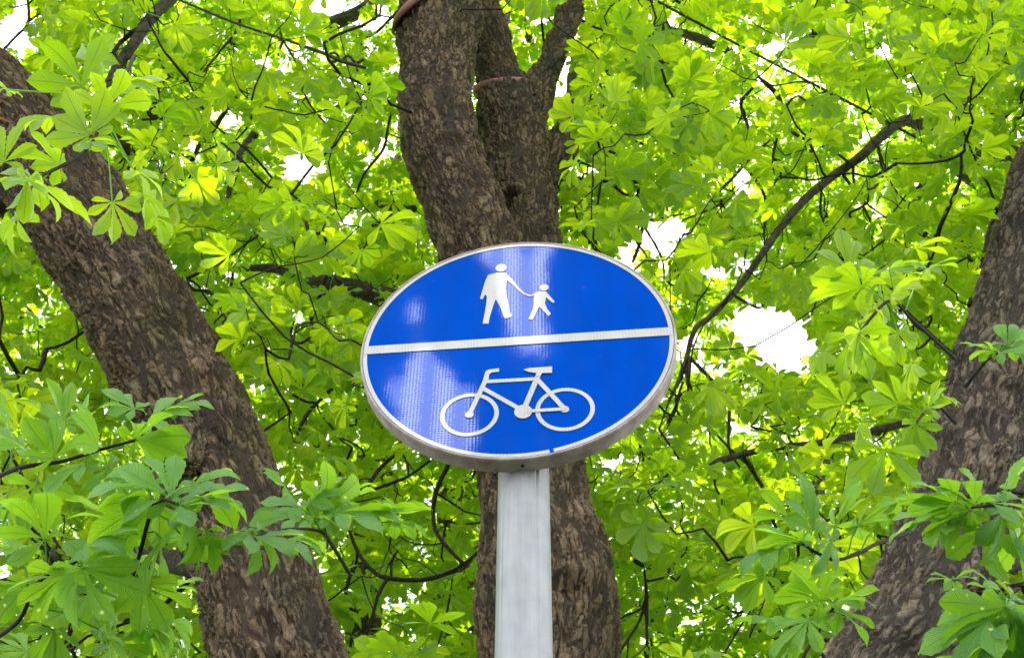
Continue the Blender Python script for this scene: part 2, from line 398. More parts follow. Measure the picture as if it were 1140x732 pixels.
# --- right tree (leans into the frame from the lower left of its crown)
YR = 4.0
rrows = [(905, 900, 170), (950, 815, 156), (1003, 732, 144), (1045, 645, 130), (1068, 575, 122), (1085, 510, 112), (1098, 455, 104), (1117, 385, 100),
         (1138, 315, 98), (1160, 245, 96), (1182, 175, 90), (1215, 90, 84), (1260, -20, 76), (1300, -160, 60)]
rp, rr_ = path(rrows, y=YR); rr_ = [q * .96 for q in rr_]
rbase = np.array([rp[0][0] - .16, YR, 0.0])
rp = [rbase - [0, 0, .3], rbase + [.02, 0, .3], rbase + [.07, 0, 1.0]] + rp; rr_ = [.5, .37, .31] + rr_
T_R = Tree(rbase, 'grey-brown chestnut tree trunk leaning in from the lower right corner')
sub = path([(1062, 690, 34, 4.02), (1090, 668, 24, 3.9), (1120, 655, 17, 3.8), (1160, 645, 14, 3.7), (1230, 620, 11, 3.5)], y=1)
trunk_mesh(T_R, [(rp, rr_), sub], 'trunk', BARK_R, dents=((1060, 600, .08, .035), (1100, 470, .07, .03), (1010, 690, .09, -.03), (1120, 400, .06, .03)))
mask(rrows, YR)

# --- trees further back
backs = []
for rows, y, lab in (([(392, 900, 44), (402, 732, 42), (408, 640, 39), (414, 540, 36), (424, 420, 33), (436, 300, 29), (450, 180, 25), (470, 40, 20), (492, -120, 14)], 8.6,
                      'thin far chestnut tree glimpsed through leaves left of the sign pole'),
                     ([(500, 900, 62), (505, 732, 60), (508, 640, 56), (512, 540, 50), (520, 400, 45), (540, 200, 36), (560, 0, 26), (575, -150, 18)], 9.6,
                      'dark far chestnut trunk glimpsed just left of the central trunk'),
                     ([(842, 900, 46), (838, 800, 44), (850, 700, 40), (884, 600, 34), (930, 470, 30), (975, 330, 26), (1005, 200, 22), (1040, 60, 16), (1065, -80, 12)], 10.4,
                      'far chestnut tree hidden behind leaves between the sign and the right trunk')):
    p_, r_ = path(rows, y=y); b_ = np.array([p_[0][0], y, 0.0])
    p_ = [b_ - [0, 0, .3], b_ + [0, 0, .3]] + p_; r_ = [r_[0] * 1.7, r_[0] * 1.2] + r_
    T = Tree(b_, lab); trunk_mesh(T, [(p_, r_)], 'trunk', BARK_R, .02); backs.append(T)
T_B1, T_B2, T_B3 = backs

# hidden scaffold boughs that carry the crowns (they rise out of the trunks, mostly behind the leaves)
def bough(tree, pts, rad, mt=None, name='branch', k=14, rough=.05):
    b = MB(); b.tube(pts, rad, .06, k, rough=rough); tree.limbline(pts, rad)
    return b.build(name, mt or BOUGH, tree.root)
def wander(a, b, r0, r1, bend=.35, n=5):
    a, b = np.asarray(a, float), np.asarray(b, float); t = np.linspace(0, 1, n)[:, None]
    q = a + (b - a) * t + np.sin(t * np.pi) * np.array([0, 0, bend]) + rng.normal(0, .12, (n, 3)) * np.sin(t * np.pi)
    return list(q), list(np.linspace(r0, r1, n))
Lp = lambda i: np.array(lp[i]); Cp = lambda i: np.array(cp[i])
for tr, a, b in ((T_L, lp[-3], (-3.6, 7.5, 11)), (T_L, lp[-5], (-2.6, 6.5, 9.4)), (T_L, lp[6], (-3.4, 6.4, 6.2)), (T_L, lp[-1], (-1.5, 4.5, 11.5)), (T_L, lp[-6], (-3.9, 5.4, 6.6)),
                 (T_C, sA[0][-2], (-.9, 6.6, 13)), (T_C, sB[0][-2], (.6, 8.2, 14)), (T_C, sD[0][-2], (2.2, 7.0, 12)), (T_C, sB[0][-4], (-1.6, 8.2, 11)),
                 (T_R, rp[-3], (3.6, 7.6, 11)), (T_R, rp[-1], (2.2, 5.4, 11)), (T_R, rp[-6], (4.0, 6.8, 7.6)), (T_R, rp[6], (3.6, 6.2, 5.6)),
                 (T_B1, (-1.5, 8.6, 9), (-4.2, 9.6, 11)), (T_B1, (-1.5, 8.6, 7), (-4.0, 9.4, 7.8)), (T_B1, (-1.4, 8.6, 11), (-2.2, 9.8, 14)), (T_B1, (-1.5, 8.6, 5), (-3.3, 8.0, 6.0)),
                 (T_B2, (-.5, 9.6, 9), (1.2, 10.6, 12)), (T_B2, (-.5, 9.6, 6), (1.2, 8.6, 7)), (T_B2, (-.4, 9.6, 12), (-.6, 10.5, 16)),
                 (T_B3, (3.0, 10.4, 9), (5.6, 10.6, 11)), (T_B3, (2.6, 10.4, 6.5), (5.0, 9.2, 7.4)), (T_B3, (3.2, 10.4, 11), (5.4, 11.0, 15)), (T_B3, (2.4, 10.4, 6), (1.6, 8.8, 5.6))):
    if tr in backs: C_ = tr.lines[0][0]; a = C_[np.abs(C_[:, 2] - a[2]).argmin()]
    q, r_ = wander(a, b, .075, .022); tr.limbline(q, r_)
    bb = MB(); bb.tube(q, r_, .08, 10, rough=.05); bb.build('branch', BOUGH, tr.root)

# boughs and twigs one can follow in the picture: (tree, depth, [(px, py, width_px), ...])
BR = [
 (T_R, [(1160, 265, 22, 7.6), (1110, 215, 22, 7.3), (1076, 188, 21, 7.0), (1057, 165, 18, 6.7), (1034, 143, 14, 6.3), (1010, 134, 12, 6.0), (985, 148, 11, 5.8), (958, 175, 10, 5.7), (930, 194, 9.4, 5.7), (900, 220, 8.8, 5.6), (870, 250, 8, 5.5), (845, 288, 7.6, 5.4), (824, 316, 7, 5.4), (795, 350, 6, 5.3), (775, 366, 6, 5.2), (765, 392, 5, 5.2), (760, 420, 4, 5.2), (745, 445, 3, 5.2)]),
 (T_R, [(842, 83, 3, 5.6), (864, 106, 6, 5.6), (873, 122, 5, 5.6), (877, 142, 5, 5.6), (893, 153, 4, 5.7), (925, 167, 3.5, 5.7), (942, 180, 3, 5.7)]),
 (T_R, [(857, 156, 3, 5.6), (832, 181, 4, 5.5), (815, 199, 3.5, 5.5), (802, 213, 3, 5.5), (800, 227, 2.6, 5.5), (761, 245, 2, 5.5)]),
 (T_R, [(820, 175, 3, 5.6), (846, 206, 3.5, 5.5), (855, 230, 3.5, 5.5), (850, 258, 2.5, 5.5), (853, 290, 2, 5.5)]),
 (T_R, [(838, 98, 3, 5.6), (824, 116, 4, 5.6), (832, 142, 3.5, 5.6), (829, 168, 3, 5.6), (818, 180, 2, 5.6)]),
 (T_R, [(866, 150, 3, 5.6), (862, 176, 3, 5.6), (868, 195, 3, 5.6), (900, 199, 2, 5.6)]),
 (T_R, [(937, 192, 4, 5.7), (948, 212, 3.5, 5.7), (960, 228, 3, 5.7), (974, 252, 2, 5.7)]),
 (T_R, [(950, 184, 4, 5.7), (950, 205, 3, 5.7), (962, 224, 2.5, 5.7), (990, 246, 2, 5.6)]),
 (T_R, [(978, 163, 3, 5.8), (982, 188, 3, 5.8), (997, 215, 2, 5.8)]),
 (T_R, [(915, 208, 3, 5.6), (913, 235, 3, 5.6), (920, 252, 2.5, 5.6), (925, 268, 2, 5.6)]),
 (T_R, [(768, 398, 4, 5.2), (798, 428, 4, 5.1), (810, 450, 4, 5.1), (812, 498, 3, 5.1), (820, 520, 2, 5.1)]),
 (T_R, [(765, 400, 4, 5.2), (767, 440, 3, 5.1), (773, 478, 2.5, 5.1)]),
 (T_R, [(762, 412, 3, 5.2), (784, 462, 2.6, 5.1), (806, 492, 2.4, 5.1), (835, 520, 2, 5.1)]),
 (T_R, [(760, 425, 3, 5.2), (752, 455, 2.6, 5.1), (768, 474, 2, 5.1)]),
 (T_R, [(1010, 470, 8, 5.3), (955, 484, 8, 5.1), (902, 494, 7.5, 5.0), (870, 497, 7, 5.0), (835, 503, 7, 5.0), (805, 511, 7, 5.0), (790, 515, 6, 5.0)]),
 (T_R, [(825, 504, 5, 5.1), (840, 528, 4.5, 5.1), (848, 545, 4.5, 5.1), (858, 568, 4, 5.1), (866, 588, 3, 5.1)]),
 (T_R, [(872, 500, 2.6, 5.1), (882, 515, 3, 5.1), (888, 528, 2, 5.1)]),
 (T_R, [(1064, 398, 6, 4.9), (1036, 374, 5, 4.7), (1016, 356, 4.5, 4.6), (1000, 340, 4, 4.5), (992, 322, 3, 4.5)]),
 (T_R, [(1036, 376, 3, 4.7), (1022, 388, 2.6, 4.6), (1008, 370, 2.2, 4.6)]),
 (T_R, [(1080, 340, 7, 4.95), (1090, 305, 6, 4.9), (1099, 279, 5.5, 4.9), (1107, 252, 5, 4.9), (1114, 225, 4, 4.9)]),
 (T_R, [(1090, 305, 4, 4.9), (1078, 284, 3.5, 4.9), (1068, 268, 3, 4.9)]),
 (T_R, [(1004, 597, 6, 4.3), (978, 604, 5.5, 4.2), (950, 618, 5.5, 4.15), (925, 622, 5, 4.1), (905, 614, 4, 4.1), (893, 605, 3, 4.1)]),
 (T_R, [(936, 618, 3, 4.1), (936, 600, 3, 4.1), (938, 585, 2, 4.1)]),
 (T_R, [(942, 716, 6, 4.3), (920, 712, 5, 4.2), (905, 718, 5, 4.2), (893, 734, 4, 4.2), (880, 760, 4, 4.2)]),
 (T_R, [(1052, 640, 4, 4.5), (1064, 618, 3, 4.3), (1066, 600, 2, 4.2)]),
 (T_C, [(470, 352, 30, 5.6), (436, 334, 24, 5.7), (402, 322, 20, 5.8), (365, 314, 16, 5.9), (330, 306, 12, 6.0), (300, 298, 9, 6.1), (262, 300, 6, 6.2)]),
 (T_C, [(580, 235, 36, 5.1), (606, 196, 35, 5.4), (628, 158, 34, 5.8), (645, 118, 33, 6.0), (651, 80, 32, 6.0), (660, 45, 28, 6.05), (684, 8, 24, 6.1), (712, -35, 20, 6.2), (760, -110, 15, 6.3)]),
 (T_C, [(720, 28, 10, 6.2), (745, 34, 9, 6.2), (770, 41, 10, 6.2), (792, 49, 10, 6.2), (815, 58, 7, 6.2)]),
 (T_C, [(462, 232, 8, 6.2), (443, 234, 10, 6.2), (428, 229, 9, 6.2), (414, 224, 6, 6.2)]),
 (T_C, [(440, 236, 8, 6.2), (428, 246, 6, 6.2), (415, 251, 4, 6.2)]),
 (T_C, [(437, 120, 3, 5.8), (432, 140, 3, 5.8), (426, 166, 3.5, 5.8), (406, 195, 3, 5.8), (393, 230, 2, 5.8)]),
 (T_C, [(396, 45, 2, 5.6), (415, 38, 3.5, 5.6), (434, 22, 3.5, 5.6), (446, 5, 3, 5.6)]),
 (T_C, [(688, 142, 4, 5.6), (704, 155, 4, 5.6), (720, 162, 3, 5.6), (745, 164, 2, 5.6)]),
 (T_C, [(624, 162, 3, 5.3), (641, 178, 3, 5.3), (664, 187, 2, 5.3)]),
 (T_C, [(655, 270, 4, 5.6), (672, 260, 6, 5.6), (695, 255, 4, 5.6)]),
 (T_C, [(699, 222, 4, 5.6), (712, 238, 4, 5.6), (716, 246, 4, 5.6), (711, 270, 4, 5.6), (706, 292, 3, 5.6)]),
 (T_C, [(716, 246, 4, 5.6), (732, 244, 3, 5.6), (755, 238, 2, 5.6)]),
 (T_C, [(716, 250, 3, 5.6), (736, 284, 3, 5.6), (742, 310, 2, 5.6)]),
 (T_C, [(642, 18, 4, 5.1), (655, 26, 3.5, 5.1), (674, 35, 2.5, 5.1)]),
 (T_C, [(660, 112, 3, 5.1), (672, 98, 3, 5.1), (680, 86, 2, 5.1)]),
 (T_C, [(386, 583, 3, 5.2), (398, 613, 4.5, 5.2), (416, 634, 5, 5.1), (430, 643, 5, 5.1), (468, 645, 4.5, 5.0), (503, 636, 4.5, 5.0), (530, 618, 4, 4.9), (550, 594, 4, 4.75)]),
 (T_C, [(500, 515, 5, 5.0), (486, 548, 5, 5.0), (484, 582, 5, 5.0), (494, 604, 4.5, 5.0), (516, 630, 4, 4.9)]),
 (T_C, [(404, 549, 4.5, 5.1), (424, 519, 4.5, 5.1), (448, 502, 4, 5.1)]),
 (T_C, [(404, 549, 4, 5.1), (437, 536, 4, 5.1), (456, 529, 3, 5.1), (480, 512, 3, 5.1)]),
 (T_C, [(455, 529, 3, 5.1), (452, 512, 2.5, 5.1), (444, 495, 2, 5.1)]),
 (T_C, [(436, 645, 3, 5.1), (438, 625, 3, 5.1), (443, 612, 2, 5.1)]),
 (T_C, [(717, 630, 2, 5.2), (721, 660, 4, 5.2), (719, 697, 4, 5.2), (722, 745, 4, 5.2)]),
 (T_C, [(721, 662, 3.5, 5.2), (712, 690, 3, 5.2), (692, 722, 3, 5.0)]),
 (T_L, [(212, -28, 15, 5.0), (193, -3, 13, 4.9), (168, 21, 12.5, 4.8), (149, 46, 12, 4.75), (131, 73, 11, 4.7), (114, 103, 9, 4.65), (104, 126, 6, 4.6)]),
 (T_L, [(153, 33, 6, 4.75), (136, 45, 5.5, 4.8), (121, 60, 5, 4.8), (104, 70, 4, 4.8)]),
 (T_L, [(284, 148, 9, 5.6), (276, 160, 11, 5.6), (264, 178, 10, 5.6), (260, 192, 9, 5.6), (253, 212, 6, 5.6), (252, 226, 4, 5.6)]),
 (T_L, [(264, 180, 5, 5.6), (254, 182, 4, 5.6), (250, 180, 2, 5.6)]),
 (T_L, [(254, 119, 5, 5.6), (236, 144, 6.5, 5.6), (224, 162, 5.5, 5.6), (216, 178, 4, 5.6)]),
 (T_L, [(274, -6, 3, 5.2), (267, 32, 3.4, 5.2), (245, 57, 3, 5.2), (226, 82, 2, 5.2)]),
 (T_L, [(302, -6, 3, 5.6), (315, 39, 2.6, 5.6), (330, 71, 2.6, 5.6), (340, 110, 2.6, 5.6), (362, 138, 2, 5.6)]),
 (T_L, [(30, -10, 3, 4.3), (30, 24, 3.5, 4.3), (14, 42, 3, 4.3), (-6, 66, 3, 4.3)]),
 (T_L, [(30, 25, 3, 4.3), (48, 15, 2.5, 4.3)]),
 (T_L, [(350, 38, 12, 6.4), (366, 28, 15, 6.4), (384, 22, 15, 6.4), (410, 6, 12, 6.4), (440, -18, 9, 6.4)]),
 (T_L, [(122, 50, 2, 5.0), (170, 130, 4, 5.0), (190, 118, 3.5, 5.0), (183, 130, 3, 5.0), (152, 134, 2.5, 5.0)]),
 (T_L, [(328, 356, 2.4, 4.6), (323, 370, 3, 4.6), (331, 382, 3.2, 4.6), (343, 378, 3.2, 4.6), (348, 366, 2.6, 4.6), (345, 356, 2.2, 4.6)]),
 (T_L, [(370, 432, 4, 5.2), (354, 448, 5, 5.2), (342, 464, 4.5, 5.2), (326, 492, 3, 5.2)]),
 (T_L, [(324, 248, 2, 5.0), (328, 275, 3, 5.0), (340, 300, 3, 5.0)]),
 (T_L, [(208, 310, 3, 4.5), (214, 322, 4, 4.4), (232, 326, 4, 4.3), (250, 355, 3, 4.2)]),
]
for tree, rows in BR:
    pts, rad = [], []
    for i, r in enumerate(rows):
        p_ = PY(r[0] + (rng.normal(0, 1.6) if 0 < i else 0), r[1], r[3] + .06 * math.sin(i * 1.7)); pts.append(p_); rad.append(r[2] * .52 * ((p_ - CAM) @ fw) / F_PX)
    big = max(r[2] for r in rows) >= 7
    C_, r_ = spline(pts, rad, .05)
    for _ in range(int(len(C_) * .03 * (2.4 if not big else 1.6)) + 1):     # short gnarled side shoots
        i = int(rng.integers(len(C_) // 5, len(C_))); L0 = rng.uniform(.12, .5); q = C_[i].copy(); dr = unit(rng.normal(size=3) + [0, 0, -.5]); sp_ = [q.copy()]
        for _k in range(5): dr = unit(dr + rng.normal(0, .42, 3)); q = q + dr * L0 / 5; sp_.append(q.copy())
        tree.twigs.tube(sp_, np.linspace(min(r_[i] * .7, .006), .0018, 6), .03, 4, rough=.1, cap=False)
    if rows[0][:2] != (580, 235): tree.seen.append(spline(pts, rad, .06) + (rows[0][:2] in ((1160, 265), (212, -28), (386, 583)),))
    if big: bough(tree, pts, rad, BOUGH, 'branch', 16, .07)
    else:
        tree.twigs.tube(pts, rad, .04, 6, rough=.10); tree.limbline(pts, rad)

# ------------------------------------------------------------------ leaves
def leaflet(length, width, droop, fold, curl, jag, ns):
    t = np.linspace(0, 1, ns)
    w_ = np.interp(t, [0, .1, .3, .5, .66, .78, .88, .95, 1], [.04, .13, .42, .78, .98, 1, .72, .32, .0]) * width / 2
    if jag: w_ = w_ * (1 + .07 * np.where(np.arange(ns) % 2, 1, -1))
    ang = -droop * t ** 1.2 - curl * t ** 3
    dx = np.diff(t, prepend=0) * length
    x = np.cumsum(np.cos(ang) * dx); z = np.cumsum(np.sin(ang) * dx)
    wav = .10 * width * np.sin(t * 9 + rng.uniform(0, 6)) * t
    v = np.concatenate([np.stack([x, w_ * math.cos(fold), z + w_ * math.sin(fold) + wav], -1),
                        np.stack([x, 0 * t, z], -1),
                        np.stack([x, -w_ * math.cos(fold), z + w_ * math.sin(fold) - wav], -1)])
    uv = np.concatenate([np.stack([t, 0 * t + 1], -1), np.stack([t, 0 * t], -1), np.stack([t, 0 * t - 1], -1)])
    i = np.arange(ns - 1)
    q = np.concatenate([np.stack([i + ns, i + ns + 1, i + 1, i], -1), np.stack([i + 2 * ns, i + 2 * ns + 1, i + ns + 1, i + ns], -1)])
    return v, uv, q
def rotz(v, a):
    c, s = math.cos(a), math.sin(a); return v @ np.array([[c, s, 0], [-s, c, 0], [0, 0, 1]])
def make_leaf(ns, jag, droopy=1.0):
    n = 7 if rng.random() < .62 else 5
    A = {7: [0, 34, -34, 70, -70, 112, -112], 5: [0, 45, -45, 92, -92]}[n]
    Ls = {7: [1, .95, .95, .78, .78, .5, .5], 5: [1, .92, .92, .66, .66]}[n]
    V, UV, Q, m = [], [], [], 0
    dr = rng.uniform(.15, .75) * droopy
    for a, l in zip(A, Ls):
        l = l * .165 * rng.uniform(.88, 1.1)
        v, uv, q = leaflet(l, l * rng.uniform(.35, .46), dr + rng.normal(0, .24), rng.uniform(.08, .42), rng.uniform(0, .5), jag, ns)
        th = rng.normal(0, .32); c, s = math.cos(th), math.sin(th)          # each blade rolls a little
        v = v @ np.array([[1, 0, 0], [0, c, s], [0, -s, c]])
        v = rotz(v, R(a + rng.normal(0, 5)))
        V.append(v); UV.append(uv); Q.append(q + m); m += len(v)
    return np.vstack(V), np.vstack(UV), np.vstack(Q)
LOD = {'far': [make_leaf(6, False) for _ in range(26)], 'mid': [make_leaf(9, False) for _ in range(26)], 'near': [make_leaf(17, True) for _ in range(20)]}

def place_leaves(mb, lod, pos, xdir, zdir, scale, tint, base=None):
    """pos = leaf centre, xdir = way the middle leaflet points, zdir ~ blade normal"""
    n = len(pos); X = unit(xdir); Z = unit(zdir - X * (zdir * X).sum(-1, keepdims=True)); Y = np.cross(Z, X)
    M = np.stack([X, Y, Z], 1) * np.asarray(scale)[:, None, None]
    which = rng.integers(0, len(LOD[lod]), n)
    for k in range(len(LOD[lod])):
        ii = np.where(which == k)[0]
        if not len(ii): continue
        v, uv, q = LOD[lod][k]
        W = (v[None] @ M[ii]) + pos[ii][:, None]
        nv = len(v)
        mb.add(W.reshape(-1, 3), (q[None] + (np.arange(len(ii)) * nv)[:, None, None]).reshape(-1, 4), np.tile(uv, (len(ii), 1)), np.repeat(np.asarray(tint)[ii], nv))
    if base is not None:      # stalks
        for a, b in ((base, pos),):
            d = b - a; side = unit(np.cross(d, rng.normal(size=d.shape))); r0 = .0022
            s2 = np.cross(unit(d), side); m_ = (a + b) / 2 + np.array([0, 0, .012])
            ring = []
            for c, rad in ((a, r0 * 1.3), (m_, r0), (b, r0)):
                for an in (0, 2.09, 4.19): ring.append(c + (side * math.cos(an) + s2 * math.sin(an)) * rad)
            V = np.stack(ring, 1).reshape(-1, 3)
            q = [(i + j, i + (j + 1) % 3, i + 3 + (j + 1) % 3, i + 3 + j) for i in (0, 3) for j in range(3)]
            Q = (np.array(q)[None] + (np.arange(n) * 9)[:, None, None]).reshape(-1, 4)
            mb.add(V, Q, np.tile([[.3, .3]], (len(V), 1)), .3)

def vnoise(X, s, seed):
    r = np.random.default_rng(seed); o = 0
    for k in range(4):
        f = unit(r.normal(size=3)) * s * r.uniform(.7, 1.6); o = o + np.sin(X @ f + r.uniform(0, 6.3))
    return o / 4
# openings in the canopy through which the sky shows (px, py, rx, ry)
GAPS = [(868, 372, 40, 38), (838, 355, 24, 22), (18, 40, 30, 34), (362, 8, 36, 14), (256, 132, 18, 15), (335, 188, 30, 15), (385, 245, 14, 10), (342, 190, 14, 12),
        (2, 625, 9, 48), (864, 45, 13, 20), (980, 55, 17, 12), (944, 35, 12, 12), (1014, 95, 9, 12), (735, 262, 26, 18), (700, 275, 14, 12), (690, 512, 16, 7),
        (285, 430, 13, 9), (468, 10, 12, 20), (911, 541, 9, 18), (826, 200, 10, 26), (770, 375, 10, 12), (296, 72, 9, 12), (958, 350, 12, 8), (1003, 352, 16, 7),
        (405, 690, 9, 14), (330, 350, 7, 7), (755, 255, 14, 14), (790, 300, 18, 12), (822, 295, 12, 10), (820, 470, 9, 7), (700, 300, 18, 7), (750, 335, 10, 7), (898, 90, 9, 9),
        (22, 5, 12, 12), (232, 128, 9, 8), (318, 78, 7, 6), (903, 385, 16, 14), (880, 405, 20, 12), (920, 230, 8, 6), (1050, 80, 6, 6), (775, 690, 7, 7), (822, 672, 8, 5)]
def in_gap(X, grow):
    px, py, d = proj(X); g = np.zeros(len(px), bool); gr = grow * F_PX / np.maximum(d, .5)
    wob = 1 + .45 * vnoise(X, 9.0, 5)
    for gx, gy, rx, ry in GAPS: g |= ((px - gx) / (rx * .74 + gr)) ** 2 + ((py - gy) / (ry * .74 + gr)) ** 2 < wob
    return g
def before_trunk(X, grow):
    px, py, d = proj(X); g = np.zeros(len(px), bool)
    for mx_, my_, mr_, md_ in MASKS:
        for a, b, r, dd in zip(mx_, my_, mr_, md_):
            g |= ((px - a) ** 2 + (py - b) ** 2 < (r * 1.0 + grow * F_PX / np.maximum(d, .5)) ** 2) & (d < dd + .25)
    return g

# twig tips spread through the crown volume
BLINES = []
for t_ in (T_L, T_C, T_R):
    for C, r, strong in t_.seen:
        a, b_, d_ = proj(C); q_ = (a < 1012) | (r / d_ * F_PX < 6); BLINES.append(np.stack([a, b_, r / d_ * F_PX, d_], -1)[q_])
BLINES = np.vstack(BLINES)
STRONG = []
for t_ in (T_L, T_C, T_R):
    for C, r, strong in t_.seen:
        if strong:
            a, b_, d_ = proj(C); q_ = a < 1004; STRONG.append(np.stack([a, b_, r / d_ * F_PX, d_], -1)[q_])
for ends in ((PY(640, -48, 4.9), PY(1016, 151, 5.9)), (PY(192, -3, 4.3), PY(260, 25, 4.3), PY(320, 45, 4.3), PY(408, 76, 4.3))):   # the two cables
    C = spline(ends, [.01] * len(ends), .08)[0]; a, b_, d_ = proj(C); STRONG.append(np.stack([a, b_, a * 0 + 1.0, d_], -1))
STRONG = np.vstack(STRONG)
def before_bough(X, grow, LN=None):
    LN = BLINES if LN is None else LN
    px, py, d = proj(X); g = np.zeros(len(px), bool)
    for a, b_, r, dd in LN: g |= ((px - a) ** 2 + (py - b_) ** 2 < np.maximum(r + grow * F_PX / np.maximum(d, .5), 0) ** 2) & (d < dd)
    return g
NT = 48000
tips = np.stack([rng.uniform(-8, 8, NT), rng.uniform(2.9, 13.5, NT), rng.uniform(3.2, 17.0, NT)], -1)
px, py, dd = proj(tips)
keep = (dd > 3.5) & (dd < 14) & (px > -330) & (px < 1470) & (py > -330) & (py < 1050)
den = np.interp(dd, [3.5, 4.6, 6, 9, 14], [.12, .34, .76, .84, .72]) * (1 + .75 * vnoise(tips, 2.1, 3))
keep &= rng.random(NT) < den * .78
keep &= ~before_trunk(tips, .12) & ~in_gap(tips, -.02)
# nothing right above the sign and pole
keep &= ~((dd < 4.2) & (np.abs(px - 578) < 260) & (np.abs(py - 400) < 240))
tips = tips[keep]
trees = [T_L, T_C, T_R, T_B1, T_B2, T_B3]
nodes, rads, own = [], [], []
for i, t in enumerate(trees):
    for C, r in t.lines: nodes.append(C); rads.append(r); own.append(np.full(len(C), i))
nodes = np.vstack(nodes); own = np.concatenate(own); n0 = len(nodes)
ok = nodes[:, 2] > 3.0; nodes, own = nodes[ok], own[ok]; n0 = len(nodes)
dmin = np.array([((nodes - t) ** 2).sum(1).min() for t in tips]); order = np.argsort(dmin)
AN = np.zeros((n0 + len(tips), 3)); AN[:n0] = nodes; AO = np.zeros(n0 + len(tips), int); AO[:n0] = own
par = np.full(n0 + len(tips), -1); m = n0
for k in order:
    d2 = ((AN[:m] - tips[k]) ** 2).sum(1); d2[n0:m] *= .8; j = int(d2.argmin())
    AN[m] = tips[k]; par[m] = j; AO[m] = AO[j]; m += 1
cnt = np.ones(m)
for k in range(m - 1, n0 - 1, -1): cnt[par[k]] += cnt[k] if par[k] >= n0 else 0
print('twig tips', len(tips))
for k in range(n0, m):
    a, b = AN[par[k]], AN[k]; ln = np.linalg.norm(b - a)
    if ln > 1.6 or in_gap((a + b)[None] / 2, .0)[0]: continue
    sd_ = rng.normal(0, .09, 3) * ln; sg = np.array([0, 0, -.10 * ln])
    m1, m2 = a + (b - a) * .33 + sd_ + sg, a + (b - a) * .66 - sd_ * .6 + sg
    r1 = .0026 * cnt[k] ** .40; r0 = r1 * 1.35
    trees[AO[k]].twigs.tube([a, m1, m2, b], [r0, (r0 + r1) / 2, r1, r1 * .8], .11, 4, cap=False)

def tip_leaves(tip, dirn, n):
    """a whorl of leaves round a twig tip"""
    az_ = rng.uniform(0, 2 * np.pi) + np.arange(n) * 2 * np.pi / n + rng.normal(0, .3, n)
    h = np.stack([np.cos(az_), np.sin(az_), 0 * az_], -1)
    x = unit(h + .6 * dirn + np.stack([0 * az_, 0 * az_, rng.uniform(-.45, .25, n)], -1))
    b = tip + rng.normal(0, .035, (n, 3)); pos = b + x * rng.uniform(.07, .17, n)[:, None] + [0, 0, .02]
    z = np.array([0, 0, 1.0]) + .55 * h + rng.normal(0, .22, (n, 3))
    return b, pos, x, z
acc = {}
for k in range(n0, m):
    tip = AN[k]; dirn = unit(AN[k] - AN[par[k]])
    b, pos, x, z = tip_leaves(tip, dirn, int(rng.integers(4, 7)))
    acc.setdefault(AO[k], []).append((b, pos, x, z, np.full(len(pos), rng.random())))
tot = 0
for i, L_ in acc.items():
    b, pos, x, z, tn = [np.concatenate(c) for c in zip(*L_)]
    ctr = pos + unit(x) * .07
    kp = ~in_gap(ctr, .035) & ~before_trunk(ctr, .05) & ~(before_bough(ctr, .07) & (rng.random(len(ctr)) < .72)) & ~before_bough(ctr, .08, STRONG)
    px, py, d = proj(ctr); kp &= (d > 3.0)
    kp &= ~((d < 4.0) & (np.abs(px - 578) < 230) & (np.abs(py - 400) < 200))
    b, pos, x, z, tn, d = [c[kp] for c in (b, pos, x, z, tn, d)]
    tint = np.clip(.12 + .75 * tn + rng.normal(0, .2, len(tn)), 0, 1); s = rng.uniform(.55, 1.05, len(tn))
    for nm, sel in (('mid', d < 6.5), ('far', d >= 6.5)):
        if sel.any(): place_leaves(trees[i].crown, nm, pos[sel], x[sel], z[sel], s[sel], tint[sel], b[sel] if nm == 'mid' else None)
    tot += len(pos)
print('leaves', tot)
for t in trees:
    if t.crown.n: t.crown.build('crown', LEAF, t.root)
    if t.twigs.n: tag(t.twigs.build('twigs', TWIG, t.root), kind='stuff')

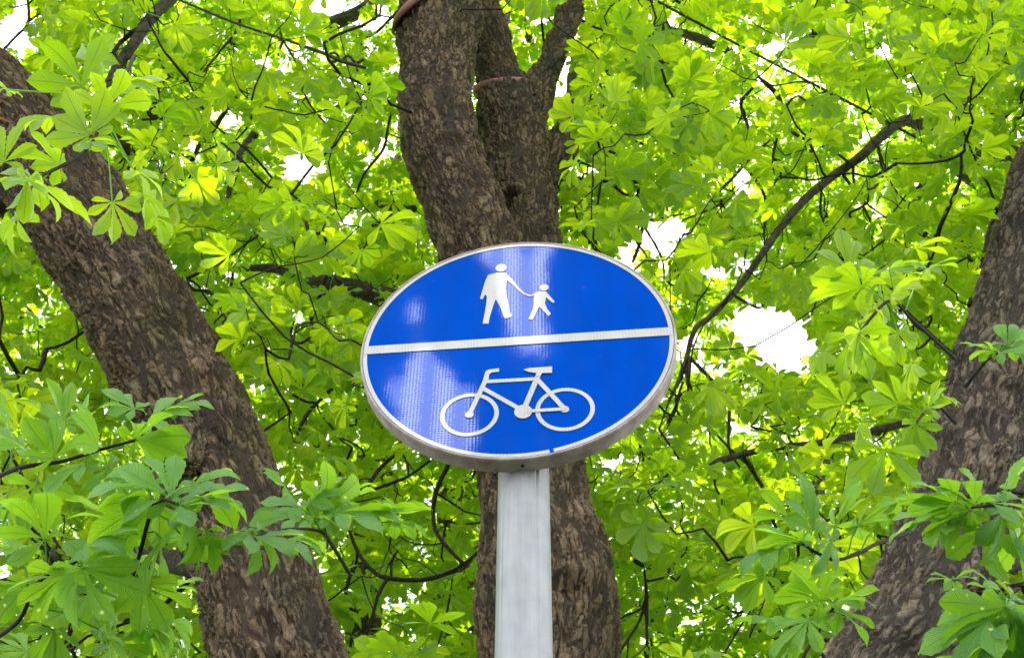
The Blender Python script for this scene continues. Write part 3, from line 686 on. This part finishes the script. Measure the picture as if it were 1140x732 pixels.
# near sprays: (tree, twig [(px,py,w,depth)...], leaves [(px,py,depth, image angle of the middle leaflet, scale)...])
def img_dir(a, fwd=0.0): return math.cos(R(a)) * rt + math.sin(R(a)) * up + fwd * fw
SPR = [
 (T_L, [(150, 62, 5, 4.3), (114, 137, 5, 3.2), (94, 169, 5, 3.0), (64, 187, 5, 2.9), (36, 200, 4, 2.8)],
  [(38, 203, 2.8, -35, 1.1), (30, 200, 2.75, -100, .8), (35, 196, 2.85, 170, .8), (66, 184, 2.95, 150, .75), (92, 160, 3.05, 20, .8), (100, 150, 3.1, 120, 1.0), (118, 120, 3.2, 60, 1.1), (90, 95, 3.3, 120, 1.15), 
   (20, 240, 2.9, -120, .8), (150, 190, 3.2, -20, .8), (160, 215, 3.3, -60, .7), (60, 130, 3.3, 180, .9), (10, 100, 3.4, 150, .9), (130, 95, 3.3, 30, 1.0), (100, 70, 3.4, 70, .9), (125, 225, 3.3, -80, .8), (170, 240, 3.4, -20, .7), (5, 180, 2.8, 100, .8)]),
 (T_L, [(-60, 560, 9, 3.6), (12, 524, 7, 3.1), (70, 513, 6, 3.0), (109, 501, 5, 2.95), (150, 490, 4, 2.9)],
  [(150, 488, 2.9, 10, 1.1), (165, 470, 2.95, 40, 1.0), (190, 455, 3.0, 20, .75), (110, 500, 2.95, 100, 1.1), (95, 515, 2.95, 200, 1.1), (60, 510, 3.0, 100, 1.0), (30, 500, 3.05, 150, 1.1), (40, 540, 3.0, -110, 1.0), (120, 520, 2.95, -60, 1.1), (10, 480, 3.1, 90, 1.0), (70, 470, 3.15, 80, .9), (5, 560, 3.0, -80, 1.0), (150, 455, 3.05, 150, .8)]),
 (T_L, [(60, 800, 9, 3.2), (126, 682, 7, 2.9), (151, 631, 6, 2.8), (172, 560, 5, 2.7), (195, 560, 4, 2.65)],
  [(200, 562, 2.65, 20, 1.1), (205, 572, 2.65, -60, 1.0), (190, 555, 2.7, 120, 1.1), (175, 560, 2.75, 190, 1.2), (180, 600, 2.75, -110, 1.1), (155, 620, 2.8, 170, 1.3), (160, 650, 2.8, -60, 1.0), (230, 590, 2.7, -70, .75), (225, 555, 2.7, 0, 1.0), (165, 540, 2.75, 150, 1.2), (205, 600, 2.7, -20, .9), (130, 670, 2.85, -90, 1.1), (100, 660, 2.85, -150, 1.1), (120, 640, 2.85, 150, 1.2), (140, 590, 2.85, 140, 1.2), (215, 540, 2.75, 30, .9)]),
 (T_L, [(-20, 720, 8, 3.0), (21, 690, 6, 2.8), (42, 648, 5, 2.7), (85, 625, 4, 2.6)],
  [(92, 632, 2.6, -80, 1.25), (70, 640, 2.6, -150, 1.0), (95, 610, 2.65, 40, 1.0), (50, 600, 2.7, 120, 1.1), (30, 650, 2.75, -140, 1.0), (20, 610, 2.8, 170, 1.0), (110, 700, 2.8, -40, .9), (60, 700, 2.85, -100, .8)]),
 (T_L, [(20, 800, 8, 3.2), (53, 731, 6, 3.0), (81, 722, 5, 2.95), (97, 708, 4, 2.9), (150, 690, 4, 2.9)],
  [(150, 690, 2.9, -20, .9), (165, 700, 2.9, -70, .9), (185, 690, 2.95, -30, .8), (130, 715, 2.9, -90, .9), (200, 720, 3.0, -60, .8), (180, 660, 3.0, 30, .8), (30, 725, 3.0, 150, .9)]),
 (T_L, [(390, 640, 5, 4.2), (372, 610, 5, 3.5), (358, 592, 5, 3.0), (330, 588, 4, 2.85), (300, 592, 4, 2.7), (285, 596, 3, 2.65)],
  [(280, 596, 2.65, -5, 1.1), (285, 592, 2.7, -50, .95), (278, 592, 2.65, 175, .6), (350, 575, 3.0, 10, 1.1), (372, 570, 3.0, 0, 1.15), (335, 565, 3.0, 160, .95), (345, 560, 3.05, 60, .8), (395, 575, 3.05, 20, .9), (420, 572, 3.1, 5, 1.0), (360, 562, 3.05, 30, 1.0), (330, 575, 2.95, 170, 1.1), (385, 560, 3.1, 60, .8), (315, 600, 2.75, 0, .9), (440, 580, 3.15, -15, .8), (320, 545, 3.1, 130, .7)]),
 (T_R, [(1062, 398, 6, 4.7), (1016, 356, 5, 4.0), (990, 335, 4.5, 3.7), (955, 372, 4, 3.5)],
  [(952, 372, 3.5, -70, 1.15), (958, 368, 3.5, -110, 1.0), (975, 345, 3.6, -60, 1.0), (960, 320, 3.7, 160, 1.2), (945, 300, 3.7, 100, 1.0), (992, 330, 3.7, 50, .9), (1000, 370, 3.7, -80, .8), (1015, 405, 3.8, -100, .9), (990, 300, 3.8, 30, 1.0), (915, 390, 3.7, -120, .7), (1030, 300, 3.9, 20, 1.0)]),
 (T_R, [(1020, 590, 7, 3.9), (978, 604, 5.5, 3.5), (950, 618, 5, 3.3), (925, 622, 5, 3.2), (893, 605, 4, 3.1)],
  [(893, 602, 3.1, 170, 1.1), (905, 590, 3.15, 100, 1.1), (930, 585, 3.2, 60, 1.1), (955, 585, 3.25, 30, 1.0), (925, 600, 3.15, -100, .9), (870, 610, 3.1, -160, 1.1), (880, 580, 3.2, 120, 1.0), (985, 570, 3.3, 40, .9), (850, 640, 3.2, -140, .9)]),
 (T_R, [(1190, 590, 6, 3.2), (1150, 565, 6, 2.8), (1110, 562, 5, 2.55), (1080, 565, 3, 2.5)],
  [(1085, 562, 2.5, 175, 1.1), (1080, 568, 2.5, -140, .9), (1105, 560, 2.5, 20, 1.0), (1115, 570, 2.55, -70, 1.2), (1095, 556, 2.55, 120, .7), (1135, 600, 2.6, -50, 1.0), (1065, 560, 2.5, 165, 1.0), (1050, 575, 2.55, 190, .9), (1120, 545, 2.55, 60, .8), (1100, 585, 2.55, -90, .9)]),
 (T_R, [(1200, 690, 7, 2.9), (1160, 680, 6, 2.5), (1125, 668, 4, 2.35)],
  [(1122, 670, 2.35, 200, 1.1), (1120, 675, 2.3, -110, 1.1), (1130, 672, 2.35, -50, 1.1), (1118, 668, 2.4, 120, .8), (1100, 690, 2.3, -160, 1.2), (1110, 700, 2.3, -120, 1.2), (1135, 690, 2.3, -80, 1.2), (1090, 720, 2.35, -100, 1.0)]),
 (T_R, [(935, 760, 6, 4.0), (910, 715, 5, 3.6), (920, 690, 4, 3.4), (930, 672, 4, 3.3)],
  [(930, 670, 3.3, 20, 1.1), (915, 668, 3.3, 150, 1.1), (935, 680, 3.3, -40, .9), (900, 690, 3.4, -150, 1.1), (880, 720, 3.4, -120, 1.0), (905, 655, 3.4, 80, .9), (860, 690, 3.5, 170, .9)]),
 (T_R, [(1075, 430, 5, 3.9), (1098, 402, 4, 3.5), (1112, 392, 3, 3.2)], [(1112, 392, 3.2, 20, .95), (1130, 388, 3.2, -10, .9), (1105, 390, 3.2, 160, .6), (1122, 384, 3.2, 70, .7)]),
 (T_R, [(1062, 670, 4, 3.7), (1060, 655, 3, 3.4), (1063, 645, 3, 3.2)], [(1062, 645, 3.2, 10, .55), (1060, 645, 3.2, 170, .55)]),
 (T_R, [(1064, 470, 6, 4.5), (1040, 450, 4, 4.1), (1020, 470, 3, 3.8)],
  [(1020, 472, 3.8, -80, .9), (1035, 455, 3.9, 60, .8), (985, 500, 3.7, -90, 1.2), (1000, 450, 3.9, 130, 1.0), (960, 470, 3.9, -120, .9), (1050, 440, 4.2, -20, .6), (940, 450, 4.0, 150, 1.0)]),
]
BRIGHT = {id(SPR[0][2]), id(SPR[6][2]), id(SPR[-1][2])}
for tree, tw, lv in SPR:
    b = MB(); b.tube([P(*r[:2], r[3]) for r in tw], [r[2] * .42 * r[3] / F_PX for r in tw], .03, 6, rough=.08)
    o = b.build('twig', TWIG, tree.root)
    C, _ = spline([P(*r[:2], r[3]) for r in tw], [1] * len(tw), .03)
    pos, x, z, s, base = [], [], [], [], []
    for (a, c, d, ang, sc_) in lv:
        p = P(a, c, d); i = ((C - p) ** 2).sum(1).argmin(); q = C[i]
        v = p - q; ln = np.linalg.norm(v)
        if ln > .16: q = p - v / ln * .16 if ln > .3 else q
        pos.append(p); base.append(q); x.append(img_dir(ang, rng.uniform(-.1, .5)) + np.array([0, 0, -.05]))
        # blades lie fairly flat, turned some way towards the open side
        z.append(unit(np.array([rng.normal(0, .3), rng.normal(-1.15, .3), .8]) if rng.random() < .6 else np.array([rng.normal(0, .3), rng.normal(-.1, .3), 1.0]))); s.append(sc_ * rng.uniform(.9, 1.05))
    pos, x, z, s, base = map(np.array, (pos, x, z, s, base))
    b = MB(); place_leaves(b, 'near', pos, x, z, s * .78, rng.uniform(.1, .8, len(s)), base)
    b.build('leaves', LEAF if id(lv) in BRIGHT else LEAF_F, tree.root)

# ------------------------------------------------------------------ unseen tree added behind the viewer to shape the sign's reflections
YAW = -0.0987
SC = CAM + S * np.array([0.03444, 5.49927, 5.95475])            # centre of the sign's face
ex = np.array([math.cos(YAW), math.sin(YAW), 0]); ez = np.array([0, 0, 1.0]); sn = np.cross(ex, ez)   # sn looks to the viewer
T_X = Tree((-3.2, -6.0, 0), 'unseen dark tree added behind the viewer for the blue sign to mirror')
xb = np.array([-3.2, -6.0, 0.0])
trunk_mesh(T_X, [([xb - [0, 0, .3], xb + [0, 0, .4], xb + [.1, 0, 3], xb + [.3, .1, 6], xb + [.5, 0, 9.5]], [.5, .38, .3, .24, .12])], 'trunk', BARK_R, .03)
VC = CAM - 2 * ((CAM - SC) @ sn) * sn                             # the viewer mirrored in the face
def mirror_ray(pxy):
    r = fw + (pxy[0] - 570) / F_PX * rt + (366 - pxy[1]) / F_PX * up
    t = ((SC - CAM) @ sn) / (r @ sn); h = CAM + r * t
    return h, unit(h - VC)
RG = [((552, 270), (568, 290), (574, 318), (580, 340), (588, 372)), ((604, 262), (602, 290), (598, 312), (590, 334)), ((462, 350), (461, 345), (458, 352)), ((472, 398), (455, 418), (440, 440)),
      ((484, 438), (478, 462), (470, 486), (490, 500), (470, 470)), ((505, 450), (506, 478), (500, 500)), ((496, 462), (486, 490), (452, 490))]
RW = [24, 15, 12, 15, 33, 26, 31]  # openings cut in the added crown so sky glints land on the sign
NX = 95000
xt = np.stack([rng.uniform(-4.5, 2, NX), rng.uniform(-7.5, -2.5, NX), rng.uniform(6.0, 15.0, NX)], -1)
dirs = unit(xt - VC); cosn = dirs @ sn; tt = ((SC - VC) @ sn) / cosn; hit = VC + dirs * tt[:, None] - SC
hr = np.hypot(hit @ ex, hit @ ez)
kp = (hr < S * 1.5) & (tt > 0)
hp = hit + SC; hx, hy, _ = proj(hp)
for gl, gw in zip(RG, RW):
    gl = np.array(gl, float)
    for a, b in zip(gl[:-1], gl[1:]):
        ab = b - a; q = np.stack([hx, hy], -1) - a; t = np.clip((q @ ab) / (ab @ ab + 1e-9), 0, 1); dis = np.linalg.norm(q - t[:, None] * ab, axis=1)
        kp &= dis > gw
xt = xt[kp]; n = len(xt)
h = rng.normal(size=(n, 3)) * [1, 1, .3]
place_leaves(T_X.crown, 'far', xt, h, np.array([0, 0, 1.]) + rng.normal(0, .5, (n, 3)), rng.uniform(.4, .6, n), rng.random(n))
for t in ((-1.5, -6.5, 8.5), (.5, -6.2, 8.8), (2.0, -6.6, 8.6), (-.2, -5.6, 7.4)):
    q, r_ = wander(xb + [.35, 0, 6.5], t, .08, .02); bb = MB(); bb.tube(q, r_, .1, 8); bb.build('branch', BOUGH, T_X.root)
T_X.crown.build('crown', LEAF_X, T_X.root)
print('mirror leaves', n)

# ------------------------------------------------------------------ the sign
pole_r = .0462
pc = SC - sn * .074; pc = np.array([pc[0] + .006, pc[1], 0.0])
SIGN = empty('road_sign', (pc[0], pc[1], 0)); tag(SIGN, 'round blue sign with white walkers above a bicycle on a grey pole', 'road sign')

def galv():
    m, t, o = mat('galvanised_pole'); l = t.links.new
    tc = N(t, 'ShaderNodeTexCoord'); mp = N(t, 'ShaderNodeMapping'); mp.inputs['Scale'].default_value = (1, 1, .03); l(tc.outputs['Object'], mp.inputs['Vector'])
    st = Noise(t, mp.outputs[0], 260, 5, .7); bl = Noise(t, tc.outputs['Object'], 22, 5); mp2 = N(t, 'ShaderNodeMapping'); mp2.inputs['Scale'].default_value = (1, 1, .2); l(tc.outputs['Object'], mp2.inputs['Vector'])
    sp = N(t, 'ShaderNodeTexVoronoi', Scale=70.0); l(mp2.outputs[0], sp.inputs['Vector'])
    c = Mix(t, MR(t, st.outputs['Fac'], .3, .7), (.24, .25, .255), (.33, .335, .34))
    c = Mix(t, Ma(t, 'MULTIPLY', MR(t, bl.outputs['Fac'], .4, .75), .5), c, (.17, .18, .19))
    c = Mix(t, Ma(t, 'MULTIPLY', MR(t, sp.outputs['Distance'], .2, .7), .15), c, (.40, .42, .44))
    b = N(t, 'ShaderNodeBsdfPrincipled', Metallic=.4, Roughness=.45); l(c, b.inputs['Base Color'])
    l(MR(t, st.outputs['Fac'], .3, .7, .36, .6), b.inputs['Roughness'])
    bp = N(t, 'ShaderNodeBump', Strength=.35, Distance=.002); l(st.outputs['Fac'], bp.inputs['Height']); l(bp.outputs[0], b.inputs['Normal']); l(b.outputs[0], o.inputs[0]); return m
def reflective(name, color, dots=1.0):
    """retroreflective film: coloured base under a glossy coat broken up by fine cells"""
    m, t, o = mat(name); l = t.links.new
    tc = N(t, 'ShaderNodeTexCoord')
    v = N(t, 'ShaderNodeTexVoronoi', Scale=165.0); v.inputs['Randomness'].default_value = .12; l(tc.outputs['Object'], v.inputs['Vector'])
    nb = Noise(t, tc.outputs['Object'], 5, 3); nd = Noise(t, tc.outputs['Object'], 40, 4)
    c = Mix(t, MR(t, nb.outputs['Fac'], .3, .7), color, tuple(x * .86 for x in color))
    c = Mix(t, Ma(t, 'MULTIPLY', MR(t, nd.outputs['Fac'], .68, .8), .10), c, (.35, .38, .4))
    vg = N(t, 'ShaderNodeTexVoronoi', Scale=9.0); l(tc.outputs['Object'], vg.inputs['Vector'])
    b = N(t, 'ShaderNodeBsdfPrincipled', Roughness=.5); l(c, b.inputs['Base Color']); b.inputs['Specular IOR Level'].default_value = .0
    b.inputs['Coat Weight'].default_value = 1.0; b.inputs['Coat IOR'].default_value = 2.6
    b.inputs['Coat Roughness'].default_value = .05
    l(MR(t, v.outputs['Distance'], .30, .46, 1.0, .35), b.inputs['Coat Weight'])
    bp = N(t, 'ShaderNodeBump', Strength=.03 * dots, Distance=.0006); l(v.outputs['Distance'], bp.inputs['Height'])
    b2 = N(t, 'ShaderNodeBump', Strength=.05, Distance=.01); l(nb.outputs['Fac'], b2.inputs['Height']); l(bp.outputs[0], b2.inputs['Normal'])
    l(b2.outputs[0], b.inputs['Coat Normal']); l(b.outputs[0], o.inputs[0]); return m
BLUE = reflective('blue_film', (.0, .072, .52)); WHITE = reflective('white_film', (.62, .61, .59), .6)
POLE = galv()
RIM = simple('dirty_rim', (.52, .47, .43), .75, 0, (.30, .235, .20), 22, .1, .5, 160)

k = 256; b = MB()
prof = [(pole_r, -.3), (pole_r, SC[2] - .05 + 0 * 1), (pole_r, SC[2] + .02)]
a = np.arange(k) / k * 2 * np.pi; ga = (a - math.radians(-90) + np.pi) % (2 * np.pi) - np.pi      # angle from the side that faces the viewer
rr = pole_r - .0013 * np.exp(-((ga - .50) / .045) ** 2) - .0007 * np.exp(-((ga + .95) / .06) ** 2) + .0009 * np.exp(-((ga - .62) / .06) ** 2)
zs = [-.3, .5, 1.2, 2.0, 2.6, SC[2] + .12]
vv = np.concatenate([np.stack([pc[0] + rr * np.cos(a), pc[1] + rr * np.sin(a), 0 * a + z], -1) for z in zs])
q = [(i * k + j, i * k + (j + 1) % k, (i + 1) * k + (j + 1) % k, (i + 1) * k + j) for i in range(len(zs) - 1) for j in range(k)]
b.add(vv, q); b.build('pole', POLE, SIGN)
b = MB(); zt = zs[-1]
for (r0, z0), (r1, z1) in (((pole_r + .002, zt - .02), (pole_r + .002, zt + .003)), ((pole_r + .002, zt + .003), (.0, zt + .008))):
    vv = np.concatenate([np.stack([pc[0] + r * np.cos(a), pc[1] + r * np.sin(a), 0 * a + z], -1) for r, z in ((r0, z0), (r1, z1))])
    b.add(vv, [(j, (j + 1) % k, k + (j + 1) % k, k + j) for j in range(k)])
b.build('pole_cap', simple('black_plastic', (.03, .03, .03), .5), SIGN)

def onface(u, v_, off): return SC + ex * np.asarray(u)[..., None] * S + ez * np.asarray(v_)[..., None] * S + sn * off
# housing: a shallow drum with a rolled lip
kk = 128; a = np.arange(kk) / kk * 2 * np.pi
prof = [(1.000, -.0015), (1.004, .0016), (1.012, .0020), (1.017, -.0004), (1.019, -.005), (1.015, -.008), (1.014, -.027), (1.018, -.030), (1.014, -.033), (.985, -.034), (.5, -.034), (.0, -.034)]
vv = np.concatenate([onface(r * np.cos(a), r * np.sin(a), off) for r, off in prof])
q = [(i * kk + j, i * kk + (j + 1) % kk, (i + 1) * kk + (j + 1) % kk, (i + 1) * kk + j) for i in range(len(prof) - 1) for j in range(kk)]
b = MB(); b.add(vv, q); b.build('rim', RIM, SIGN)
# clamps that hold the housing to the pole
for dz in (-.17, .05):
    z0 = SC[2] + dz; rad = pole_r + .004; b = MB(); an = np.arange(32) / 32 * 2 * np.pi
    vv = np.concatenate([np.stack([pc[0] + r * np.cos(an), pc[1] + r * np.sin(an), 0 * an + z], -1) for r, z in [(rad - .004, z0 - .016), (rad, z0 - .016), (rad, z0 + .016), (rad - .004, z0 + .016)]])
    b.add(vv, [(i * 32 + j, i * 32 + (j + 1) % 32, (i + 1) * 32 + (j + 1) % 32, (i + 1) * 32 + j) for i in range(3) for j in range(32)])
    b.build('clamp', POLE, SIGN)
def disc(r, off, name, m, parent, r0=0.0, a0=0, a1=2 * np.pi, n=160):
    b = MB(); an = np.linspace(a0, a1, n); rs = [r, max(r0, 1e-4)]
    vv = np.concatenate([onface(x * np.cos(an), x * np.sin(an), off) for x in rs])
    b.add(vv, [(j, j + 1, n + j + 1, n + j) for j in range(n - 1)]); return b.build(name, m, parent, smooth=False)
face = disc(1.0, 0.0, 'sign_face', BLUE, SIGN)
o0 = np.array(SIGN.location)
def sub(b, name, m):
    ob = b.build(name, m, SIGN, smooth=False); ob.parent = face
    return ob
# border with the little break near the bottom
g0, g1 = math.atan2(-.976, .195), math.atan2(-.976, .2212)
b = MB(); an = np.linspace(g1, g0 + 2 * np.pi, 200)
vv = np.concatenate([onface(x * np.cos(an), x * np.sin(an), .0010) for x in (.998, .972)]); b.add(vv, [(j, j + 1, 200 + j + 1, 200 + j) for j in range(199)])
sub(b, 'border', WHITE)
def poly(b, pts, off=.0012):
    from mathutils.geometry import tessellate_polygon
    pts = [tuple(p) for p in pts]
    tri = tessellate_polygon([[Vector((p[0], p[1], 0)) for p in pts]])
    u = np.array(pts); V = onface(u[:, 0], u[:, 1], off)
    Q = []
    for t in tri:
        p0, p1, p2 = (u[i] for i in t); cr = (p1[0] - p0[0]) * (p2[1] - p0[1]) - (p1[1] - p0[1]) * (p2[0] - p0[0])
        t = t if cr > 0 else (t[0], t[2], t[1]); Q.append((t[0], t[1], t[2], t[0]))
    b.add(V, Q)
def ell(b, cx, cy_, rx, ry, off=.0012, n=32):
    t = np.arange(n) / n * 2 * np.pi; poly(b, np.stack([cx + rx * np.cos(t), cy_ + ry * np.sin(t)], -1), off)
def ring(b, cx, cy_, ro, ri, off):
    n = 72; t = np.linspace(0, 2 * np.pi, n)
    vv = np.concatenate([onface(cx + r * np.cos(t), cy_ + r * np.sin(t), off) for r in (ro, ri)]); b.add(vv, [(j, j + 1, n + j + 1, n + j) for j in range(n - 1)])
def bar(b, p, q_, w0, w1=None, off=.0012):
    p, q_ = np.array(p, float), np.array(q_, float); w1 = w1 or w0
    d = (q_ - p) / np.linalg.norm(q_ - p); nn = np.array([-d[1], d[0]]); poly(b, [p - nn * w0 / 2, q_ - nn * w1 / 2, q_ + nn * w1 / 2, p + nn * w0 / 2], off)
b = MB(); xe = math.sqrt(.994 ** 2 - .038 ** 2)
poly(b, [(-xe, -.0373), (xe, -.0373), (xe, .0373), (-xe, .0373)], .0016); sub(b, 'dividing_band', WHITE)
man = [[-0.2025, 0.6826], [-0.1421, 0.7], [-0.0851, 0.6964], [-0.0544, 0.652], [-0.0201, 0.5935], [0.0101, 0.5269], [0.0473, 0.4682], [0.077, 0.446], [0.1103, 0.446], [0.1102, 0.4347], [0.0769, 0.4313], [0.0399, 0.4576], [-0.0011, 0.5108], [-0.0426, 0.5761], [-0.0692, 0.6137], [-0.0763, 0.5703], [-0.0795, 0.5187], [-0.0674, 0.4208], [-0.0463, 0.274], [-0.0346, 0.2674], [-0.0402, 0.2351], [-0.0801, 0.2226], [-0.0875, 0.2342], [-0.1145, 0.3415], [-0.1453, 0.4263], [-0.1625, 0.3517], [-0.1825, 0.2433], [-0.1886, 0.1841], [-0.2287, 0.188], [-0.2165, 0.2905], [-0.2076, 0.3897], [-0.2053, 0.4572], [-0.217, 0.4811], [-0.2345, 0.4318], [-0.2511, 0.4391], [-0.2369, 0.5289], [-0.2201, 0.6199]]
kid = [[0.1253, 0.4695], [0.1513, 0.476], [0.1898, 0.4721], [0.2135, 0.4266], [0.2491, 0.358], [0.2379, 0.348], [0.2056, 0.388], [0.1912, 0.412], [0.183, 0.3456], [0.1969, 0.2943], [0.2215, 0.2425], [0.2052, 0.219], [0.1783, 0.2632], [0.1461, 0.3214], [0.1199, 0.2469], [0.0992, 0.1923], [0.0725, 0.2025], [0.0983, 0.2819], [0.1096, 0.3472], [0.11, 0.4032], [0.1154, 0.4421], [0.0769, 0.4369], [0.1066, 0.4487]]
b = MB(); poly(b, man); ell(b, -.114, .7505, .0385, .042); sub(b, 'adult_symbol', WHITE)
b = MB(); poly(b, kid, .0014); ell(b, .1797, .5127, .031, .034, .0014); sub(b, 'child_symbol', WHITE)
b = MB()
ring(b, -.2888, -.6300, .1800, .1520, .0012); ring(b, .2920, -.6330, .1805, .1530, .0012)
ell(b, -.2888, -.632, .027, .027, .0016); ell(b, .2904, -.6345, .027, .027, .0016); ell(b, .0392, -.6355, .055, .057, .0022)
bar(b, (-.2888, -.632), (-.188, -.315), .030, .031, .0014); bar(b, (-.1985, -.345), (-.1842, -.268), .031, .030, .0018)
poly(b, [(-.2000, -.290), (-.1940, -.262), (-.1795, -.2511), (-.1128, -.2456), (-.1128, -.275), (-.1600, -.279), (-.1690, -.290)], .0020)
bar(b, (-.196, -.3555), (.125, -.3585), .029, None, .0016)
bar(b, (-.213, -.412), (.020, -.612), .031, None, .0018)
bar(b, (.1300, -.340), (.0480, -.600), .034, None, .0020)
bar(b, (.1300, -.372), (.2904, -.6345), .031, None, .0024)
bar(b, (.060, -.6345), (.2904, -.6345), .026, None, .0026)
poly(b, [(.0393, -.2732), (.075, -.262), (.2205, -.2608), (.2196, -.3173), (.1576, -.3147), (.1440, -.345), (.1150, -.335), (.1231, -.3117), (.0739, -.2975)], .0028)
sub(b, 'bicycle_symbol', WHITE)
b = MB(); p0 = SC + S * 1.0165 * -ez + ex * .009
b.tube([p0 - sn * .017 + ez * .004, p0 - sn * .017 - ez * .0004], [.0032, .0032], .01, 12); b.build('rivet_hole', simple('hole', (.01, .01, .01), .9), SIGN)

# ------------------------------------------------------------------ straps and cables
STRAP = simple('faded_webbing', (.36, .14, .155), .85, 0, (.44, .22, .22), 40, .2, .5, 220)
def strap(spine, at, tilt, width, label, lift, drop):
    C, r = spline(spine[0], spine[1], .03); px, py, d = proj(C); i = int(((px - at[0]) ** 2 + (py - at[1]) ** 2).argmin())
    T, U, V = frames(C); n = 72; a = np.arange(n) / n * 2 * np.pi
    right = unit(rt - T[i] * (rt @ T[i])); front = np.cross(right, T[i]); 
    rows = []
    for hw, rr in ((-.5, -.02), (-.5, .006), (.5, .006), (.5, -.02)):
        rad = r[i] + lift + rr
        rows.append(C[i] + rad * (np.cos(a)[:, None] * right + np.sin(a)[:, None] * front) + (hw * width + math.tan(tilt) * rad * np.cos(a) - drop * rad * np.sin(a))[:, None] * T[i])
    b = MB(); b.add(np.concatenate(rows), [(k_ * n + j, k_ * n + (j + 1) % n, ((k_ + 1) % 4) * n + (j + 1) % n, ((k_ + 1) % 4) * n + j) for k_ in range(4) for j in range(n)])
    o = b.build('strap', STRAP, None, smooth=False, origin=C[i]); tag(o, label, 'strap', 'webbing straps round the centre tree'); return C[i], r[i]
c1, r1 = strap(sA, (488, -2), .98, .14, 'dull red strap slanting round the thick front stem at the top edge', .014, 1.3)
c2, r2 = strap(sB, (555, 101), -.10, .085, 'thin dull red strap wrapped level round the rear stem beside the fork', .031, 1.15)
ROPE = simple('dark_cable', (.02, .018, .02), .6, 0, (.04, .038, .04), 60)
a_, b_ = PY(640, -48, 4.9), PY(1016, 151, 5.9); b = MB(); mid = (a_ + b_) / 2 + np.array([0, 0, -.03])
b.tube([PY(520, -110, 4.6), a_, mid, b_, PY(1024, 157, 6.0)], [.0125] * 5, .05, 8)
tag(b.build('cable', ROPE, None, origin=a_), 'long straight thin cable crossing the leaves right of the centre tree', 'cable')
b = MB(); pr_ = [(120, -30, 4.3), (192, -3, 4.3), (260, 25, 4.3), (320, 45, 4.3), (362, 60, 4.3), (380, 68, 4.3), (408, 76, 4.3)]
b.tube([PY(*x) for x in pr_], [.0090, .0092, .0092, .010, .013, .015, .010], .03, 8, rough=.05)
hl = [PY(371 + 6 * math.cos(t), 64 + 5 * math.sin(t), 4.3 + .02 * math.sin(2 * t)) for t in np.linspace(0, 9, 22)]
b.tube(hl, [.009] * 22, .02, 8)
b.tube([PY(380, 68, 4.3), PY(388, 62, 4.28), PY(396, 70, 4.31), PY(405, 66, 4.3)], [.010] * 4, .02, 8)
b.tube([PY(396, 70, 4.31), PY(398, 79, 4.3)], [.008] * 2, .02, 8)
tag(b.build('cable', ROPE, None, origin=PY(260, 25, 4.3)), 'thin dark cable with a knotted end hanging among leaves at the upper left', 'cable')
# splintered straw-coloured wood on the left trunk's edge
b = MB()
for i in range(46):
    y0 = rng.uniform(112, 158); p = PY(rng.uniform(-14, 0), y0, 4.02); dr = img_dir(rng.uniform(-60, 60), rng.uniform(-.6, .1)) * rng.uniform(.03, .09)
    b.tube([p, p + dr * .5 + rng.normal(0, .008, 3), p + dr + rng.normal(0, .014, 3)], [.0055, .0045, .0015], .01, 4)
b.tube([PY(-8, 150, 4.1), PY(-4, 168, 4.1), PY(2, 185, 4.1)], [.016, .022, .006], .02, 10)
tag(b.build('splintered_wood', simple('fresh_wood', (.42, .24, .10), .8, 0, (.30, .14, .05), 60), T_L.root), 'torn orange-brown wood on the trunk')
